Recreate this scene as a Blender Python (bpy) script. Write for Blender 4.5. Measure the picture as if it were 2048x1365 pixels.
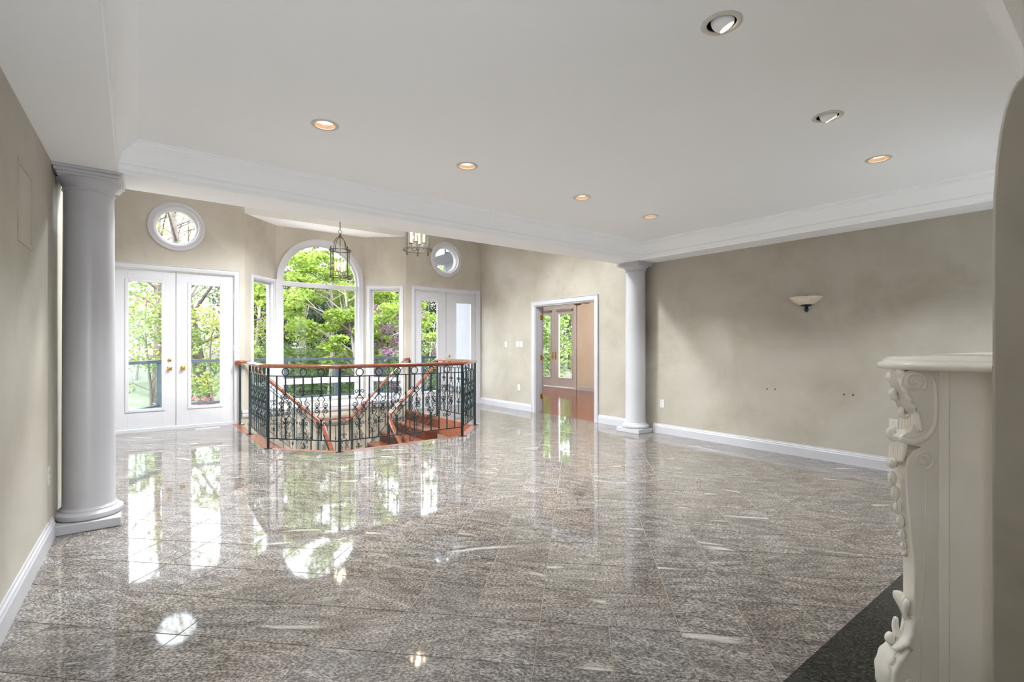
import bpy, bmesh, math, random
import numpy as np
from mathutils import Vector, Matrix
R = math.radians
random.seed(7); rng = np.random.default_rng(7)
for o in list(bpy.data.objects): bpy.data.objects.remove(o, do_unlink=True)
scene = bpy.context.scene
C = scene.collection

# ------------------------------------------------------------------ camera, sky, sun, exposure
cam_d = bpy.data.cameras.new('camera'); cam = bpy.data.objects.new('camera', cam_d); C.objects.link(cam)
cam.location = (0, 0, 1.28); cam.rotation_euler = (R(90), 0, R(-37.45))
cam_d.sensor_fit = 'HORIZONTAL'; cam_d.sensor_width = 36; cam_d.lens = 985/2048*36; cam_d.shift_y = 9.5/2048
cam_d.clip_start = 0.02; cam_d.clip_end = 300
scene.camera = cam
world = bpy.data.worlds.new('world'); scene.world = world; world.use_nodes = True
wn = world.node_tree.nodes; bg = wn['Background']
bg.inputs[0].default_value = (0.84, 0.92, 1.0, 1); bg.inputs[1].default_value = 3.75
sun_d = bpy.data.lights.new('sun', 'SUN'); sun_d.energy = 4.8; sun_d.angle = R(12); sun_d.color = (1, .96, .88)
sun = bpy.data.objects.new('sun', sun_d); C.objects.link(sun); sun.rotation_euler = (R(26), 0, R(-8))   # from behind the house, onto the trees
scene.view_settings.view_transform = 'Standard'; scene.view_settings.look = 'None'
scene.view_settings.exposure = 1.52; scene.view_settings.gamma = 1.0; scene.view_settings.use_curve_mapping = False
CAN_W, CAN_W2, FOYER_FILL_W, LANTERN_W = 48, 12, 255, 8

# ------------------------------------------------------------------ materials
def lin(c):
    return tuple(((x/255)/12.92 if x/255 <= .04045 else ((x/255+.055)/1.055)**2.4) for x in c) + (1,)
def mat(name, col, rough=.5, metal=0, spec=.5, noise=None, bump=None, coat=0, sss=0):
    m = bpy.data.materials.new(name); m.use_nodes = True
    nt = m.node_tree; b = nt.nodes['Principled BSDF']
    b.inputs['Base Color'].default_value = lin(col); b.inputs['Roughness'].default_value = rough
    b.inputs['Metallic'].default_value = metal; b.inputs['Specular IOR Level'].default_value = spec
    b.inputs['Coat Weight'].default_value = coat; b.inputs['Coat Roughness'].default_value = .05
    geo = nt.nodes.new('ShaderNodeNewGeometry')
    if noise:                                             # (scale vector, second colour, detail)
        sc, col2, det = noise
        mp = nt.nodes.new('ShaderNodeMapping'); mp.inputs['Scale'].default_value = sc if hasattr(sc, '__len__') else (sc,)*3
        nt.links.new(geo.outputs['Position'], mp.inputs['Vector'])
        n = nt.nodes.new('ShaderNodeTexNoise'); n.inputs['Scale'].default_value = 1; n.inputs['Detail'].default_value = det
        nt.links.new(mp.outputs[0], n.inputs['Vector'])
        r = nt.nodes.new('ShaderNodeValToRGB'); r.color_ramp.elements[0].position = .35; r.color_ramp.elements[1].position = .65
        r.color_ramp.elements[0].color = lin(col); r.color_ramp.elements[1].color = lin(col2)
        nt.links.new(n.outputs[0], r.inputs[0]); nt.links.new(r.outputs[0], b.inputs['Base Color'])
    if bump:
        n2 = nt.nodes.new('ShaderNodeTexNoise'); n2.inputs['Scale'].default_value = bump[0]; n2.inputs['Detail'].default_value = 3
        nt.links.new(geo.outputs['Position'], n2.inputs['Vector'])
        bp = nt.nodes.new('ShaderNodeBump'); bp.inputs['Strength'].default_value = bump[1]; bp.inputs['Distance'].default_value = .01
        nt.links.new(n2.outputs[0], bp.inputs['Height']); nt.links.new(bp.outputs[0], b.inputs['Normal'])
    return m
def emit(name, col, s):
    m = bpy.data.materials.new(name); m.use_nodes = True; nt = m.node_tree
    for n in list(nt.nodes): nt.nodes.remove(n)
    e = nt.nodes.new('ShaderNodeEmission'); e.inputs[0].default_value = lin(col); e.inputs[1].default_value = s
    o = nt.nodes.new('ShaderNodeOutputMaterial'); nt.links.new(e.outputs[0], o.inputs[0]); return m
def glass(name, tint=(1, 1, 1), refl=.006, pattern=False):
    m = bpy.data.materials.new(name); m.use_nodes = True; nt = m.node_tree
    for n in list(nt.nodes): nt.nodes.remove(n)
    t = nt.nodes.new('ShaderNodeBsdfTransparent'); t.inputs[0].default_value = tint+(1,)
    g = nt.nodes.new('ShaderNodeBsdfGlossy'); g.inputs['Roughness'].default_value = .0 if not pattern else .15
    mx = nt.nodes.new('ShaderNodeMixShader'); mx.inputs[0].default_value = refl
    o = nt.nodes.new('ShaderNodeOutputMaterial')
    nt.links.new(t.outputs[0], mx.inputs[1]); nt.links.new(g.outputs[0], mx.inputs[2]); nt.links.new(mx.outputs[0], o.inputs[0])
    return m
def plaster(name, cols, rough=.42):
    m = bpy.data.materials.new(name); m.use_nodes = True; nt = m.node_tree; b = nt.nodes['Principled BSDF']
    b.inputs['Roughness'].default_value = rough; b.inputs['Specular IOR Level'].default_value = .35
    geo = nt.nodes.new('ShaderNodeNewGeometry')
    def noise(sc, det, off):
        mp = nt.nodes.new('ShaderNodeMapping'); mp.inputs['Location'].default_value = (off, off*2, off*.7)
        nt.links.new(geo.outputs['Position'], mp.inputs[0])
        n = nt.nodes.new('ShaderNodeTexNoise'); n.inputs['Scale'].default_value = sc; n.inputs['Detail'].default_value = det
        n.inputs['Roughness'].default_value = .6; n.inputs['Distortion'].default_value = .6
        nt.links.new(mp.outputs[0], n.inputs['Vector']); return n
    n1 = noise(1.1, 5, 3); n2 = noise(3.2, 6, 11)
    r1 = nt.nodes.new('ShaderNodeValToRGB'); e = r1.color_ramp.elements
    e[0].position = .32; e[0].color = lin(cols[0]); e[1].position = .68; e[1].color = lin(cols[1])
    r2 = nt.nodes.new('ShaderNodeValToRGB'); e = r2.color_ramp.elements
    e[0].position = .42; e[0].color = (0, 0, 0, 1); e[1].position = .7; e[1].color = (.7, .7, .7, 1)
    mx = nt.nodes.new('ShaderNodeMix'); mx.data_type = 'RGBA'; mx.inputs['B'].default_value = lin(cols[2])
    nt.links.new(n1.outputs[0], r1.inputs[0]); nt.links.new(n2.outputs[0], r2.inputs[0])
    nt.links.new(r2.outputs[0], mx.inputs['Factor']); nt.links.new(r1.outputs[0], mx.inputs['A'])
    nt.links.new(mx.outputs['Result'], b.inputs['Base Color'])
    bp = nt.nodes.new('ShaderNodeBump'); bp.inputs['Strength'].default_value = .12; bp.inputs['Distance'].default_value = .01
    nt.links.new(n2.outputs[0], bp.inputs['Height']); nt.links.new(bp.outputs[0], b.inputs['Normal'])
    return m
TILE = 0.3155; TP0, TQ0 = 1.966, 0.804                    # tile pitch and grid offsets along the two diagonals
def granite(name, dark=False):
    m = bpy.data.materials.new(name); m.use_nodes = True; nt = m.node_tree; b = nt.nodes['Principled BSDF']
    L = nt.links.new; N = nt.nodes.new
    geo = N('ShaderNodeNewGeometry')
    rot = N('ShaderNodeVectorRotate'); rot.rotation_type = 'Z_AXIS'; rot.inputs['Angle'].default_value = R(-45)
    L(geo.outputs['Position'], rot.inputs['Vector'])       # rotated frame: x = (x+y)/sqrt2, y = (y-x)/sqrt2
    sub = N('ShaderNodeVectorMath'); sub.operation = 'SUBTRACT'; sub.inputs[1].default_value = (TP0, TQ0, -.5)
    L(rot.outputs[0], sub.inputs[0])
    dv = N('ShaderNodeVectorMath'); dv.operation = 'DIVIDE'; dv.inputs[1].default_value = (TILE, TILE, 1000)
    L(sub.outputs[0], dv.inputs[0])
    fl = N('ShaderNodeVectorMath'); fl.operation = 'FLOOR'; L(dv.outputs[0], fl.inputs[0])
    wn_ = N('ShaderNodeTexWhiteNoise'); wn_.noise_dimensions = '3D'; L(fl.outputs[0], wn_.inputs['Vector'])
    off = N('ShaderNodeVectorMath'); off.operation = 'SCALE'; off.inputs['Scale'].default_value = 37
    L(wn_.outputs['Color'], off.inputs[0])
    add = N('ShaderNodeVectorMath'); L(rot.outputs[0], add.inputs[0]); L(off.outputs[0], add.inputs[1])
    # grain runs roughly along the cross diagonal, a little different in every tile
    sep = N('ShaderNodeSeparateColor'); L(wn_.outputs['Color'], sep.inputs[0])
    mr = N('ShaderNodeMapRange'); mr.inputs['To Min'].default_value = -.45; mr.inputs['To Max'].default_value = .45; L(sep.outputs[1], mr.inputs[0])
    rot2 = N('ShaderNodeVectorRotate'); rot2.rotation_type = 'Z_AXIS'; L(add.outputs[0], rot2.inputs['Vector']); L(mr.outputs[0], rot2.inputs['Angle'])
    def noise(scale, det, rough=.6):
        mp = N('ShaderNodeMapping'); mp.inputs['Scale'].default_value = scale; L(rot2.outputs[0], mp.inputs[0])
        n = N('ShaderNodeTexNoise'); n.inputs['Scale'].default_value = 1; n.inputs['Detail'].default_value = det; n.inputs['Roughness'].default_value = rough
        L(mp.outputs[0], n.inputs['Vector']); return n
    sp = noise((150, 75, 100), 3, .7); st = noise((22, 4.5, 20), 5); ve = noise((9, 1.3, 5), 3, .5)
    rs = N('ShaderNodeValToRGB'); e = rs.color_ramp.elements
    if dark:
        e[0].position = .4; e[0].color = lin((10, 11, 11)); e[1].position = .72; e[1].color = lin((80, 80, 72))
    else:
        e[0].position = .33; e[0].color = lin((62, 57, 54)); e[1].position = .64; e[1].color = lin((190, 183, 176))
        k = rs.color_ramp.elements.new(.47); k.color = lin((122, 115, 109))
    L(sp.outputs[0], rs.inputs[0]); col = rs.outputs[0]
    if not dark:
        r2 = N('ShaderNodeValToRGB'); e = r2.color_ramp.elements
        e[0].position = .36; e[0].color = lin((150, 145, 142)); e[1].position = .66; e[1].color = lin((250, 248, 246))
        L(st.outputs[0], r2.inputs[0])
        mx = N('ShaderNodeMix'); mx.data_type = 'RGBA'; mx.blend_type = 'MULTIPLY'; mx.inputs['Factor'].default_value = .75
        L(col, mx.inputs['A']); L(r2.outputs[0], mx.inputs['B'])
        r3 = N('ShaderNodeValToRGB'); e = r3.color_ramp.elements
        e[0].position = .66; e[0].color = (0, 0, 0, 1); e[1].position = .73; e[1].color = (.6, .6, .6, 1)
        L(ve.outputs[0], r3.inputs[0])
        mx2 = N('ShaderNodeMix'); mx2.data_type = 'RGBA'; mx2.inputs['B'].default_value = lin((214, 206, 198))
        L(r3.outputs[0], mx2.inputs['Factor']); L(mx.outputs['Result'], mx2.inputs['A'])
        hv = N('ShaderNodeHueSaturation'); L(mx2.outputs['Result'], hv.inputs['Color'])
        m2 = N('ShaderNodeMapRange'); m2.inputs['To Min'].default_value = .92; m2.inputs['To Max'].default_value = 1.07; L(sep.outputs[0], m2.inputs[0]); L(m2.outputs[0], hv.inputs['Value'])
        m3 = N('ShaderNodeMapRange'); m3.inputs['To Min'].default_value = .85; m3.inputs['To Max'].default_value = 1.2; L(sep.outputs[2], m3.inputs[0]); L(m3.outputs[0], hv.inputs['Saturation'])
        col = hv.outputs[0]
    L(col, b.inputs['Base Color'])
    b.inputs['Roughness'].default_value = .045; b.inputs['Specular IOR Level'].default_value = .35 if dark else .72
    return m
M = {}
M['plaster'] = plaster('faux_plaster', [(160, 152, 136), (184, 177, 164), (179, 170, 159)])
M['white'] = mat('ceiling_paint', (250, 250, 250), .65)
M['trim'] = mat('trim_paint', (190, 188, 191), .3, noise=(3, (187, 185, 188), 2))
M['header'] = mat('pale_plaster', (206, 203, 195), .6, noise=(3, (200, 197, 189), 4))
M['cream'] = mat('cream_paint', (206, 196, 182), .5, noise=(2, (200, 190, 176), 2))
M['lacquer'] = mat('mantel_lacquer', (246, 239, 227), .22, coat=.3, noise=(4, (240, 232, 218), 2))
M['granite'] = granite('granite_tile'); M['black_granite'] = granite('black_granite', True)
M['grout'] = mat('grout', (146, 136, 124), .8, noise=(60, (130, 120, 108), 2))
M['wood'] = mat('stained_wood', (142, 88, 64), .28, noise=((4, 26, 26), (122, 70, 48), 5), coat=.3)
M['woodx'] = mat('stained_wood_cross', (146, 92, 68), .28, noise=((26, 4, 26), (126, 74, 52), 5), coat=.3)
M['rail_wood'] = mat('handrail_wood', (124, 66, 40), .22, noise=((30, 30, 9), (104, 52, 30), 4), coat=.5)
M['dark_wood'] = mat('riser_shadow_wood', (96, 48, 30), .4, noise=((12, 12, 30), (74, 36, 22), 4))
M['floor_wood'] = mat('cherry_floor', (132, 58, 38), .12, noise=((2, 30, 10), (104, 42, 26), 4), spec=.6)
M['iron'] = mat('wrought_iron', (52, 66, 68), .38, metal=.55, noise=(40, (40, 52, 54), 3))
M['bronze'] = mat('aged_bronze', (92, 84, 72), .35, metal=.8, noise=(50, (74, 68, 60), 3))
M['brass'] = mat('polished_brass', (214, 170, 80), .18, metal=1, noise=(30, (200, 156, 70), 2))
M['plate'] = mat('switch_plate', (208, 206, 199), .35, noise=(20, (204, 202, 195), 1))
M['slot'] = mat('dark_slot', (50, 46, 42), .6, noise=(30, (40, 38, 36), 1))
M['glass'] = glass('window_glass'); M['lantern_glass'] = glass('lantern_glass', (.97, .98, .98), .05)
M['deck_glass'] = glass('deck_glass', (.86, .93, .9), .02)
M['alabaster'] = mat('alabaster', (238, 226, 206), .4, noise=(14, (226, 208, 184), 4))
M['candle'] = mat('candle_sleeve', (222, 200, 160), .5, noise=(20, (210, 186, 146), 2))
M['bulb'] = emit('bulb_glow', (255, 222, 168), 9); M['lens'] = emit('downlight_lens', (255, 236, 206), 2.2)
M['ring'] = mat('light_trim_ring', (214, 209, 198), .4, noise=(30, (208, 203, 192), 1))
M['copper'] = mat('copper_baffle', (150, 122, 102), .4, metal=.2, noise=(30, (140, 112, 94), 2))
M['black'] = mat('black_baffle', (18, 16, 14), .6, noise=(30, (24, 22, 20), 1))
M['deck_metal'] = mat('deck_railing_metal', (72, 82, 92), .4, metal=.3, noise=(20, (66, 76, 86), 2))
M['deck'] = mat('pale_deck', (226, 222, 218), .6, noise=((2, 30, 2), (210, 206, 200), 3))
M['siding'] = mat('pale_siding', (138, 137, 144), .6, noise=(6, (133, 132, 138), 2))
M['bark'] = mat('tree_bark', (96, 84, 78), .9, noise=((14, 14, 4), (66, 58, 56), 4))
M['pale_bark'] = mat('pale_bark', (156, 146, 136), .9, noise=((14, 14, 4), (120, 110, 104), 4))
M['grass'] = mat('hillside_scrub', (88, 92, 74), .9, noise=(1.3, (112, 108, 100), 8))
M['blind'] = mat('roller_blind', (150, 138, 134), .7, noise=((4, 4, 60), (130, 120, 116), 2))
M['red'] = mat('red_leaf', (150, 50, 60), .6, noise=(8, (176, 80, 86), 3))
def leafmat(name, c1, c2, sc=1.6):
    m = mat(name, c1, .55, noise=(sc, c2, 3)); nt = m.node_tree; b = nt.nodes['Principled BSDF']
    tr = nt.nodes.new('ShaderNodeBsdfTranslucent'); mx = nt.nodes.new('ShaderNodeMixShader'); mx.inputs[0].default_value = .4
    src = b.inputs['Base Color'].links[0].from_socket
    nt.links.new(src, tr.inputs[0]); nt.links.new(b.outputs[0], mx.inputs[1]); nt.links.new(tr.outputs[0], mx.inputs[2])
    nt.links.new(mx.outputs[0], nt.nodes['Material Output'].inputs[0]); return m
M['maple'] = leafmat('maple_leaves', (106, 130, 42), (132, 150, 62))
M['yellow'] = leafmat('spring_leaves', (140, 142, 62), (118, 134, 66))
M['midleaf'] = leafmat('mid_leaves', (86, 108, 56), (106, 126, 68))
M['darkleaf'] = leafmat('dark_leaves', (46, 60, 42), (64, 78, 52))
M['redbud'] = leafmat('redbud_blossom', (126, 98, 118), (108, 82, 98))
M['redleaf'] = leafmat('red_leaves', (122, 62, 70), (134, 84, 86))

# ------------------------------------------------------------------ mesh building
def smooth_path(P, rs, sub):                                # Catmull-Rom refinement of a path with radii, ends rounded off
    Q = []; q = []
    for i in range(len(P)-1):
        a,b,c,d = P[max(i-1,0)],P[i],P[i+1],P[min(i+2,len(P)-1)]
        for k in range(sub):
            t = k/sub; Q.append(.5*((2*b)+(c-a)*t+(2*a-5*b+4*c-d)*t*t+(3*b-a-3*c+d)*t**3)); q.append(rs[i]+(rs[i+1]-rs[i])*t)
    Q.append(P[-1]); q.append(rs[-1])
    d0 = (Q[0]-Q[1]).normalized(); d1 = (Q[-1]-Q[-2]).normalized()
    Q = [Q[0]+d0*q[0]*.9,Q[0]+d0*q[0]*.55]+Q+[Q[-1]+d1*q[-1]*.55,Q[-1]+d1*q[-1]*.9]; q = [q[0]*.25,q[0]*.8]+q+[q[-1]*.8,q[-1]*.25]
    return Q,q
class MB:
    def __init__(s): s.v = []; s.f = []
    def add(s, vs, fs):
        n = len(s.v); s.v += [tuple(v) for v in vs]; s.f += [tuple(i+n for i in f) for f in fs]; return s
    def box(s, x0, x1, y0, y1, z0, z1):
        return s.add([(x0,y0,z0),(x1,y0,z0),(x1,y1,z0),(x0,y1,z0),(x0,y0,z1),(x1,y0,z1),(x1,y1,z1),(x0,y1,z1)],
                     [(0,3,2,1),(4,5,6,7),(0,1,5,4),(1,2,6,5),(2,3,7,6),(3,0,4,7)])
    def prism(s, poly, z0, z1):                            # xy polygon (ccw) raised from z0 to z1
        n = len(poly)
        s.add([(x,y,z0) for x,y in poly]+[(x,y,z1) for x,y in poly],
              [tuple(range(n-1,-1,-1)), tuple(range(n,2*n))]+[(i,(i+1)%n,n+(i+1)%n,n+i) for i in range(n)]); return s
    def extr(s, pts, vec):                                 # 3d planar polygon swept along vec
        n = len(pts); vec = Vector(vec)
        s.add([tuple(p) for p in pts]+[tuple(Vector(p)+vec) for p in pts],
              [tuple(range(n-1,-1,-1)), tuple(range(n,2*n))]+[(i,(i+1)%n,n+(i+1)%n,n+i) for i in range(n)]); return s
    def tube(s, pts, r, n=6, closed=False, sub=0):
        pts = [Vector(p) for p in pts]; m = len(pts)
        rs = list(r) if hasattr(r, '__len__') else [r]*m
        if sub: pts,rs = smooth_path(pts,rs,sub); m = len(pts)
        t0 = (pts[1]-pts[0]).normalized(); up = Vector((0,0,1)) if abs(t0.z) < .9 else Vector((1,0,0))
        nv = t0.cross(up).normalized(); base = len(s.v)
        for i,p in enumerate(pts):
            a = pts[i-1] if (i or closed) else p; b = pts[(i+1) % m] if (i < m-1 or closed) else p
            t = (b-a).normalized(); nv = (nv-t*nv.dot(t)).normalized(); bv = t.cross(nv)
            for k in range(n):
                an = 2*math.pi*k/n
                s.v.append(tuple(p+nv*math.cos(an)*rs[i]+bv*math.sin(an)*rs[i]))
        for i in range(m if closed else m-1):
            j = (i+1) % m
            for k in range(n): s.f.append((base+i*n+k, base+i*n+(k+1)%n, base+j*n+(k+1)%n, base+j*n+k))
        if not closed:
            s.f.append(tuple(base+k for k in range(n-1,-1,-1))); s.f.append(tuple(base+(m-1)*n+k for k in range(n)))
        return s
    def lathe(s, prof, n=32, c=(0,0), a0=0, a1=2*math.pi, cap=True):
        full = abs(a1-a0-2*math.pi) < 1e-6; m = n if full else n+1; base = len(s.v)
        for r,z in prof:
            for k in range(m):
                a = a0+(a1-a0)*k/n; s.v.append((c[0]+r*math.cos(a), c[1]+r*math.sin(a), z))
        for i in range(len(prof)-1):
            for k in range(n):
                k2 = (k+1) % m
                s.f.append((base+i*m+k, base+i*m+k2, base+(i+1)*m+k2, base+(i+1)*m+k))
        if cap and full:
            s.f.append(tuple(base+k for k in range(m-1,-1,-1))); s.f.append(tuple(base+(len(prof)-1)*m+k for k in range(m)))
        return s
    def run(s, p0, p1, nrm, prof, m0=0, m1=0):             # moulding profile (out, z) run from p0 to p1, mitred ends
        p0 = Vector((*p0, 0)); p1 = Vector((*p1, 0)); d = (p1-p0).normalized(); nv = Vector((*nrm, 0)).normalized()
        a = [p0+nv*o+d*(o*m0)+Vector((0,0,z)) for o,z in prof]; b = [p1+nv*o-d*(o*m1)+Vector((0,0,z)) for o,z in prof]
        n = len(prof)
        return s.add([tuple(x) for x in a+b], [tuple(range(n)), tuple(range(2*n-1,n-1,-1))]+[(i,n+i,n+(i+1)%n,(i+1)%n) for i in range(n)])
    def xf(s, mtx):
        s.v = [tuple(mtx @ Vector(v)) for v in s.v]; return s
def mesh(name, mb, m, smooth=False):
    me = bpy.data.meshes.new(name); me.from_pydata(mb.v, [], mb.f); me.validate()
    bm = bmesh.new(); bm.from_mesh(me); bmesh.ops.recalc_face_normals(bm, faces=bm.faces); bm.to_mesh(me); bm.free()
    me.materials.append(m)
    if smooth:
        me.polygons.foreach_set('use_smooth', [True]*len(me.polygons))
        try: me.set_sharp_from_angle(angle=R(40))
        except Exception: pass
    return me
def tag(o, label=None, cat=None, group=None, kind=None):
    for k,v in (('label',label),('category',cat),('group',group),('kind',kind)):
        if v: o[k] = v
    return o
def obj(name, mb, m, parent=None, smooth=False, bevel=0, loc=None, rot=None):
    me = mb if isinstance(mb, bpy.types.Mesh) else mesh(name, mb, m, smooth)
    o = bpy.data.objects.new(name, me); C.objects.link(o)
    if parent: o.parent = parent
    if loc: o.location = loc
    if rot: o.rotation_euler = rot
    if bevel:
        b = o.modifiers.new('bevel', 'BEVEL'); b.width = bevel; b.segments = 2; b.limit_method = 'ANGLE'
    return o
def empty(name, loc=(0,0,0), rz=0, label=None, cat=None, group=None, kind=None):
    o = bpy.data.objects.new(name, None); C.objects.link(o); o.location = loc; o.rotation_euler = (0,0,rz); o.empty_display_size = .1
    return tag(o, label, cat, group, kind)
def struct(name, mb, m, **k): return tag(obj(name, mb, m, **k), kind='structure')
def copy_tree(o, parent=None):
    c = o.copy(); C.objects.link(c); c.parent = parent
    for ch in [x for x in bpy.data.objects if x.parent == o]: copy_tree(ch, c)
    return c
def lamp(name, kind, loc, watts, parent=None, col=(1,.93,.83), radius=.05, rot=None, angle=120, blend=.6):
    d = bpy.data.lights.new(name, kind); d.energy = watts; d.color = col
    d.shadow_soft_size = radius
    if kind == 'SPOT': d.spot_size = R(angle); d.spot_blend = blend
    o = bpy.data.objects.new(name, d); C.objects.link(o); o.location = loc
    if rot: o.rotation_euler = rot
    if parent: o.parent = parent
    return o
def panel_round(mb, u0,u1,v0,v1, cu,cv, r, fn, n=48):      # flat rectangle with a round hole; fn maps (u,v) to 3d
    ring = []; edge = []
    for k in range(n):
        a = 2*math.pi*k/n; ca,sa = math.cos(a),math.sin(a); ring.append((cu+r*ca, cv+r*sa))
        t = min([x for x in (((u1-cu)/ca if ca > 1e-9 else 9e9), ((u0-cu)/ca if ca < -1e-9 else 9e9), ((v1-cv)/sa if sa > 1e-9 else 9e9), ((v0-cv)/sa if sa < -1e-9 else 9e9))])
        edge.append((cu+t*ca, cv+t*sa))
    base = len(mb.v); mb.v += [tuple(fn(*p)) for p in ring]+[tuple(fn(*p)) for p in edge]
    for k in range(n):
        j = (k+1) % n; mb.f.append((base+k, base+j, base+n+j, base+n+k))
    for (u,v) in ((u0,v0),(u1,v0),(u1,v1),(u0,v1)):        # the corner triangles
        an = math.atan2(v-cv, u-cu) % (2*math.pi); k = int(an/(2*math.pi)*n); j = (k+1) % n
        mb.v.append(tuple(fn(u,v))); mb.f.append((base+n+k, base+n+j, len(mb.v)-1))
    return mb

# ------------------------------------------------------------------ key dimensions
XR, YB, ZC, ZS = 6.115, 9.14, 2.745, 2.51
def xl(y): return -0.475+.022*(y-3)                        # face of the left wall
YN = -0.42                                                 # wall behind the camera
YF, YF2 = 4.49, 4.905                                      # the beam
XSL, XSR, YSN = -0.10, 5.775, 0.33                         # faces of the side soffits
ZF = 3.95                                                  # foyer ceiling
BA, BB, BC_, BD = (1.44,YB), (2.04,9.72), (3.66,9.72), (4.32,YB)   # the bay
BASEP = [(0,0),(.022,0),(.022,.098),(.017,.108),(.017,.118),(.01,.126),(.008,.14),(0,.14)]
CROWNP = [(0,2.585),(.01,2.585),(.012,2.60),(.02,2.612),(.024,2.635),(.04,2.665),(.065,2.69),(.086,2.70),(.086,2.712),(.1,2.716),(.1,2.73),(.114,2.734),(.114,ZC),(0,ZC)]

# ------------------------------------------------------------------ floor: granite laid on the diagonal
OUT = [(1.265,YB),(1.265,6.68),(1.93,5.91),(3.70,5.91),(4.41,6.65),(4.41,YB)]     # edge of the granite round the stairwell
INN = [(1.365,YB),(1.365,6.72),(1.975,6.01),(3.66,6.01),(4.31,6.69),(4.31,YB)]
HX0, HX1, HY = 1.75, 4.35, .862
regions = [[(xl(.862),HY),(XR,HY),(XR,5.91),(xl(5.91),5.91)], [(xl(YN),YN),(HX0,YN),(HX0,HY),(xl(HY),HY)], [(HX1,YN),(XR,YN),(XR,HY),(HX1,HY)],
           [(xl(5.91),5.91),(1.265,5.91),(1.265,YB),(xl(YB),YB)], [(4.41,5.91),(6.19,5.91),(6.19,YB),(4.41,YB)],
           [(1.265,5.91),(1.93,5.91),(1.265,6.68)], [(3.70,5.91),(4.41,5.91),(4.41,6.65)], [(XR,5.71),(6.19,5.71),(6.19,5.91),(XR,5.91)]]
def clip(poly, reg):
    for i in range(len(reg)):
        (ax,ay),(bx,by) = reg[i],reg[(i+1) % len(reg)]; out = []
        for j in range(len(poly)):
            p,q = poly[j],poly[(j+1) % len(poly)]
            dp = (bx-ax)*(p[1]-ay)-(by-ay)*(p[0]-ax); dq = (bx-ax)*(q[1]-ay)-(by-ay)*(q[0]-ax)
            if dp >= 0: out.append(p)
            if (dp >= 0) != (dq >= 0):
                t = dp/(dp-dq); out.append((p[0]+t*(q[0]-p[0]), p[1]+t*(q[1]-p[1])))
        poly = out
        if len(poly) < 3: return []
    return poly
def area(p): return abs(sum(p[i][0]*p[(i+1)%len(p)][1]-p[(i+1)%len(p)][0]*p[i][1] for i in range(len(p))))/2
fb = MB()
for rg in regions: fb.prism(rg, -.03, -.0022)
floor = struct('floor', fb, M['grout'])
S2 = math.sqrt(.5); GAP = .0021; tiles = []
for i in range(-12, 40):
    for j in range(-30, 40):
        p0,p1 = TP0+i*TILE+GAP, TP0+(i+1)*TILE-GAP; q0,q1 = TQ0+j*TILE+GAP, TQ0+(j+1)*TILE-GAP
        sq = [((p-q)*S2,(p+q)*S2) for p,q in ((p0,q0),(p1,q0),(p1,q1),(p0,q1))]
        pcs = [c for c in (clip(sq, rg) for rg in regions) if c and area(c) > 2e-4]
        if not pcs: continue
        A = sum(area(c) for c in pcs); pc,qc = (p0+p1)/2,(q0+q1)/2; cx,cy = (pc-qc)*S2,(pc+qc)*S2
        th = R(37.45); w = cx*math.sin(th)+cy*math.cos(th); u = cx*math.cos(th)-cy*math.sin(th)
        vis = w > .3 and abs(u/w) < 1.1 and 1.28/w < .72
        tiles.append((A/w**3 if vis else 0, A > .985*area(sq), (cx,cy), pcs))
tiles.sort(key=lambda t: -t[0])
h = TILE/2-GAP; tm = MB(); e_ = .0012
tm.add([(-h,-h,-.01),(h,-h,-.01),(h,h,-.01),(-h,h,-.01),(-h,-h,-e_),(h,-h,-e_),(h,h,-e_),(-h,h,-e_),(-h+e_,-h+e_,0),(h-e_,-h+e_,0),(h-e_,h-e_,0),(-h+e_,h-e_,0)],
       [(0,1,5,4),(1,2,6,5),(2,3,7,6),(3,0,4,7),(4,5,9,8),(5,6,10,9),(6,7,11,10),(7,4,8,11),(8,9,10,11)])
tile_me = mesh('tile', tm, M['granite'])
rest = MB()
for k,(s,full,(cx,cy),pcs) in enumerate(tiles):
    if k < 300:
        if full:
            obj('tile', tile_me, None, floor, loc=(cx,cy,0), rot=(rng.normal(0,.0011), rng.normal(0,.0011), R(45)))
        else:
            b = MB()
            for pc in pcs: b.prism([(x-cx,y-cy) for x,y in pc], -.01, 0)
            obj('tile', b, M['granite'], floor, loc=(cx,cy,0))
    else:
        for pc in pcs: rest.prism(pc, -.01, 0)
tag(obj('tile_field', rest, M['granite'], floor), kind='stuff')
struct('trim_1', MB().prism([(HX0,YN),(HX1,YN),(HX1,HY),(HX0,HY)], -.03, .0005), M['black_granite'], bevel=.001)['label'] = 'black granite hearth slab let into the floor'

# ------------------------------------------------------------------ walls
def rect(mb, fn, u0,u1,v0,v1):
    return mb.add([fn(u0,v0),fn(u1,v0),fn(u1,v1),fn(u0,v1)], [(0,1,2,3)])
ZB = -2.85                                                 # lower storey floor
# left wall (runs the full depth)
struct('wall_left', MB().prism([(xl(YN)-.15,YN-.2),(xl(YN),YN-.2),(xl(YB+.15),YB+.15),(xl(YB+.15)-.15,YB+.15)], ZB, ZF), M['plaster'])
NW = [(-.42,.34),(4.85,5.35)]; NZ = (.12,2.45)            # unseen windows added behind the camera, sized for the fill light they let in
mb = MB(); xs_ = [-1,NW[0][0],NW[0][1],NW[1][0],NW[1][1],XR+.2]
for i in range(5):
    if i % 2 == 0: mb.box(xs_[i],xs_[i+1],YN-.2,YN,-.05,ZF)
    else: mb.box(xs_[i],xs_[i+1],YN-.2,YN,-.05,NZ[0]).box(xs_[i],xs_[i+1],YN-.2,YN,NZ[1],ZF)
struct('wall_near', mb, M['plaster'])
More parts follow.
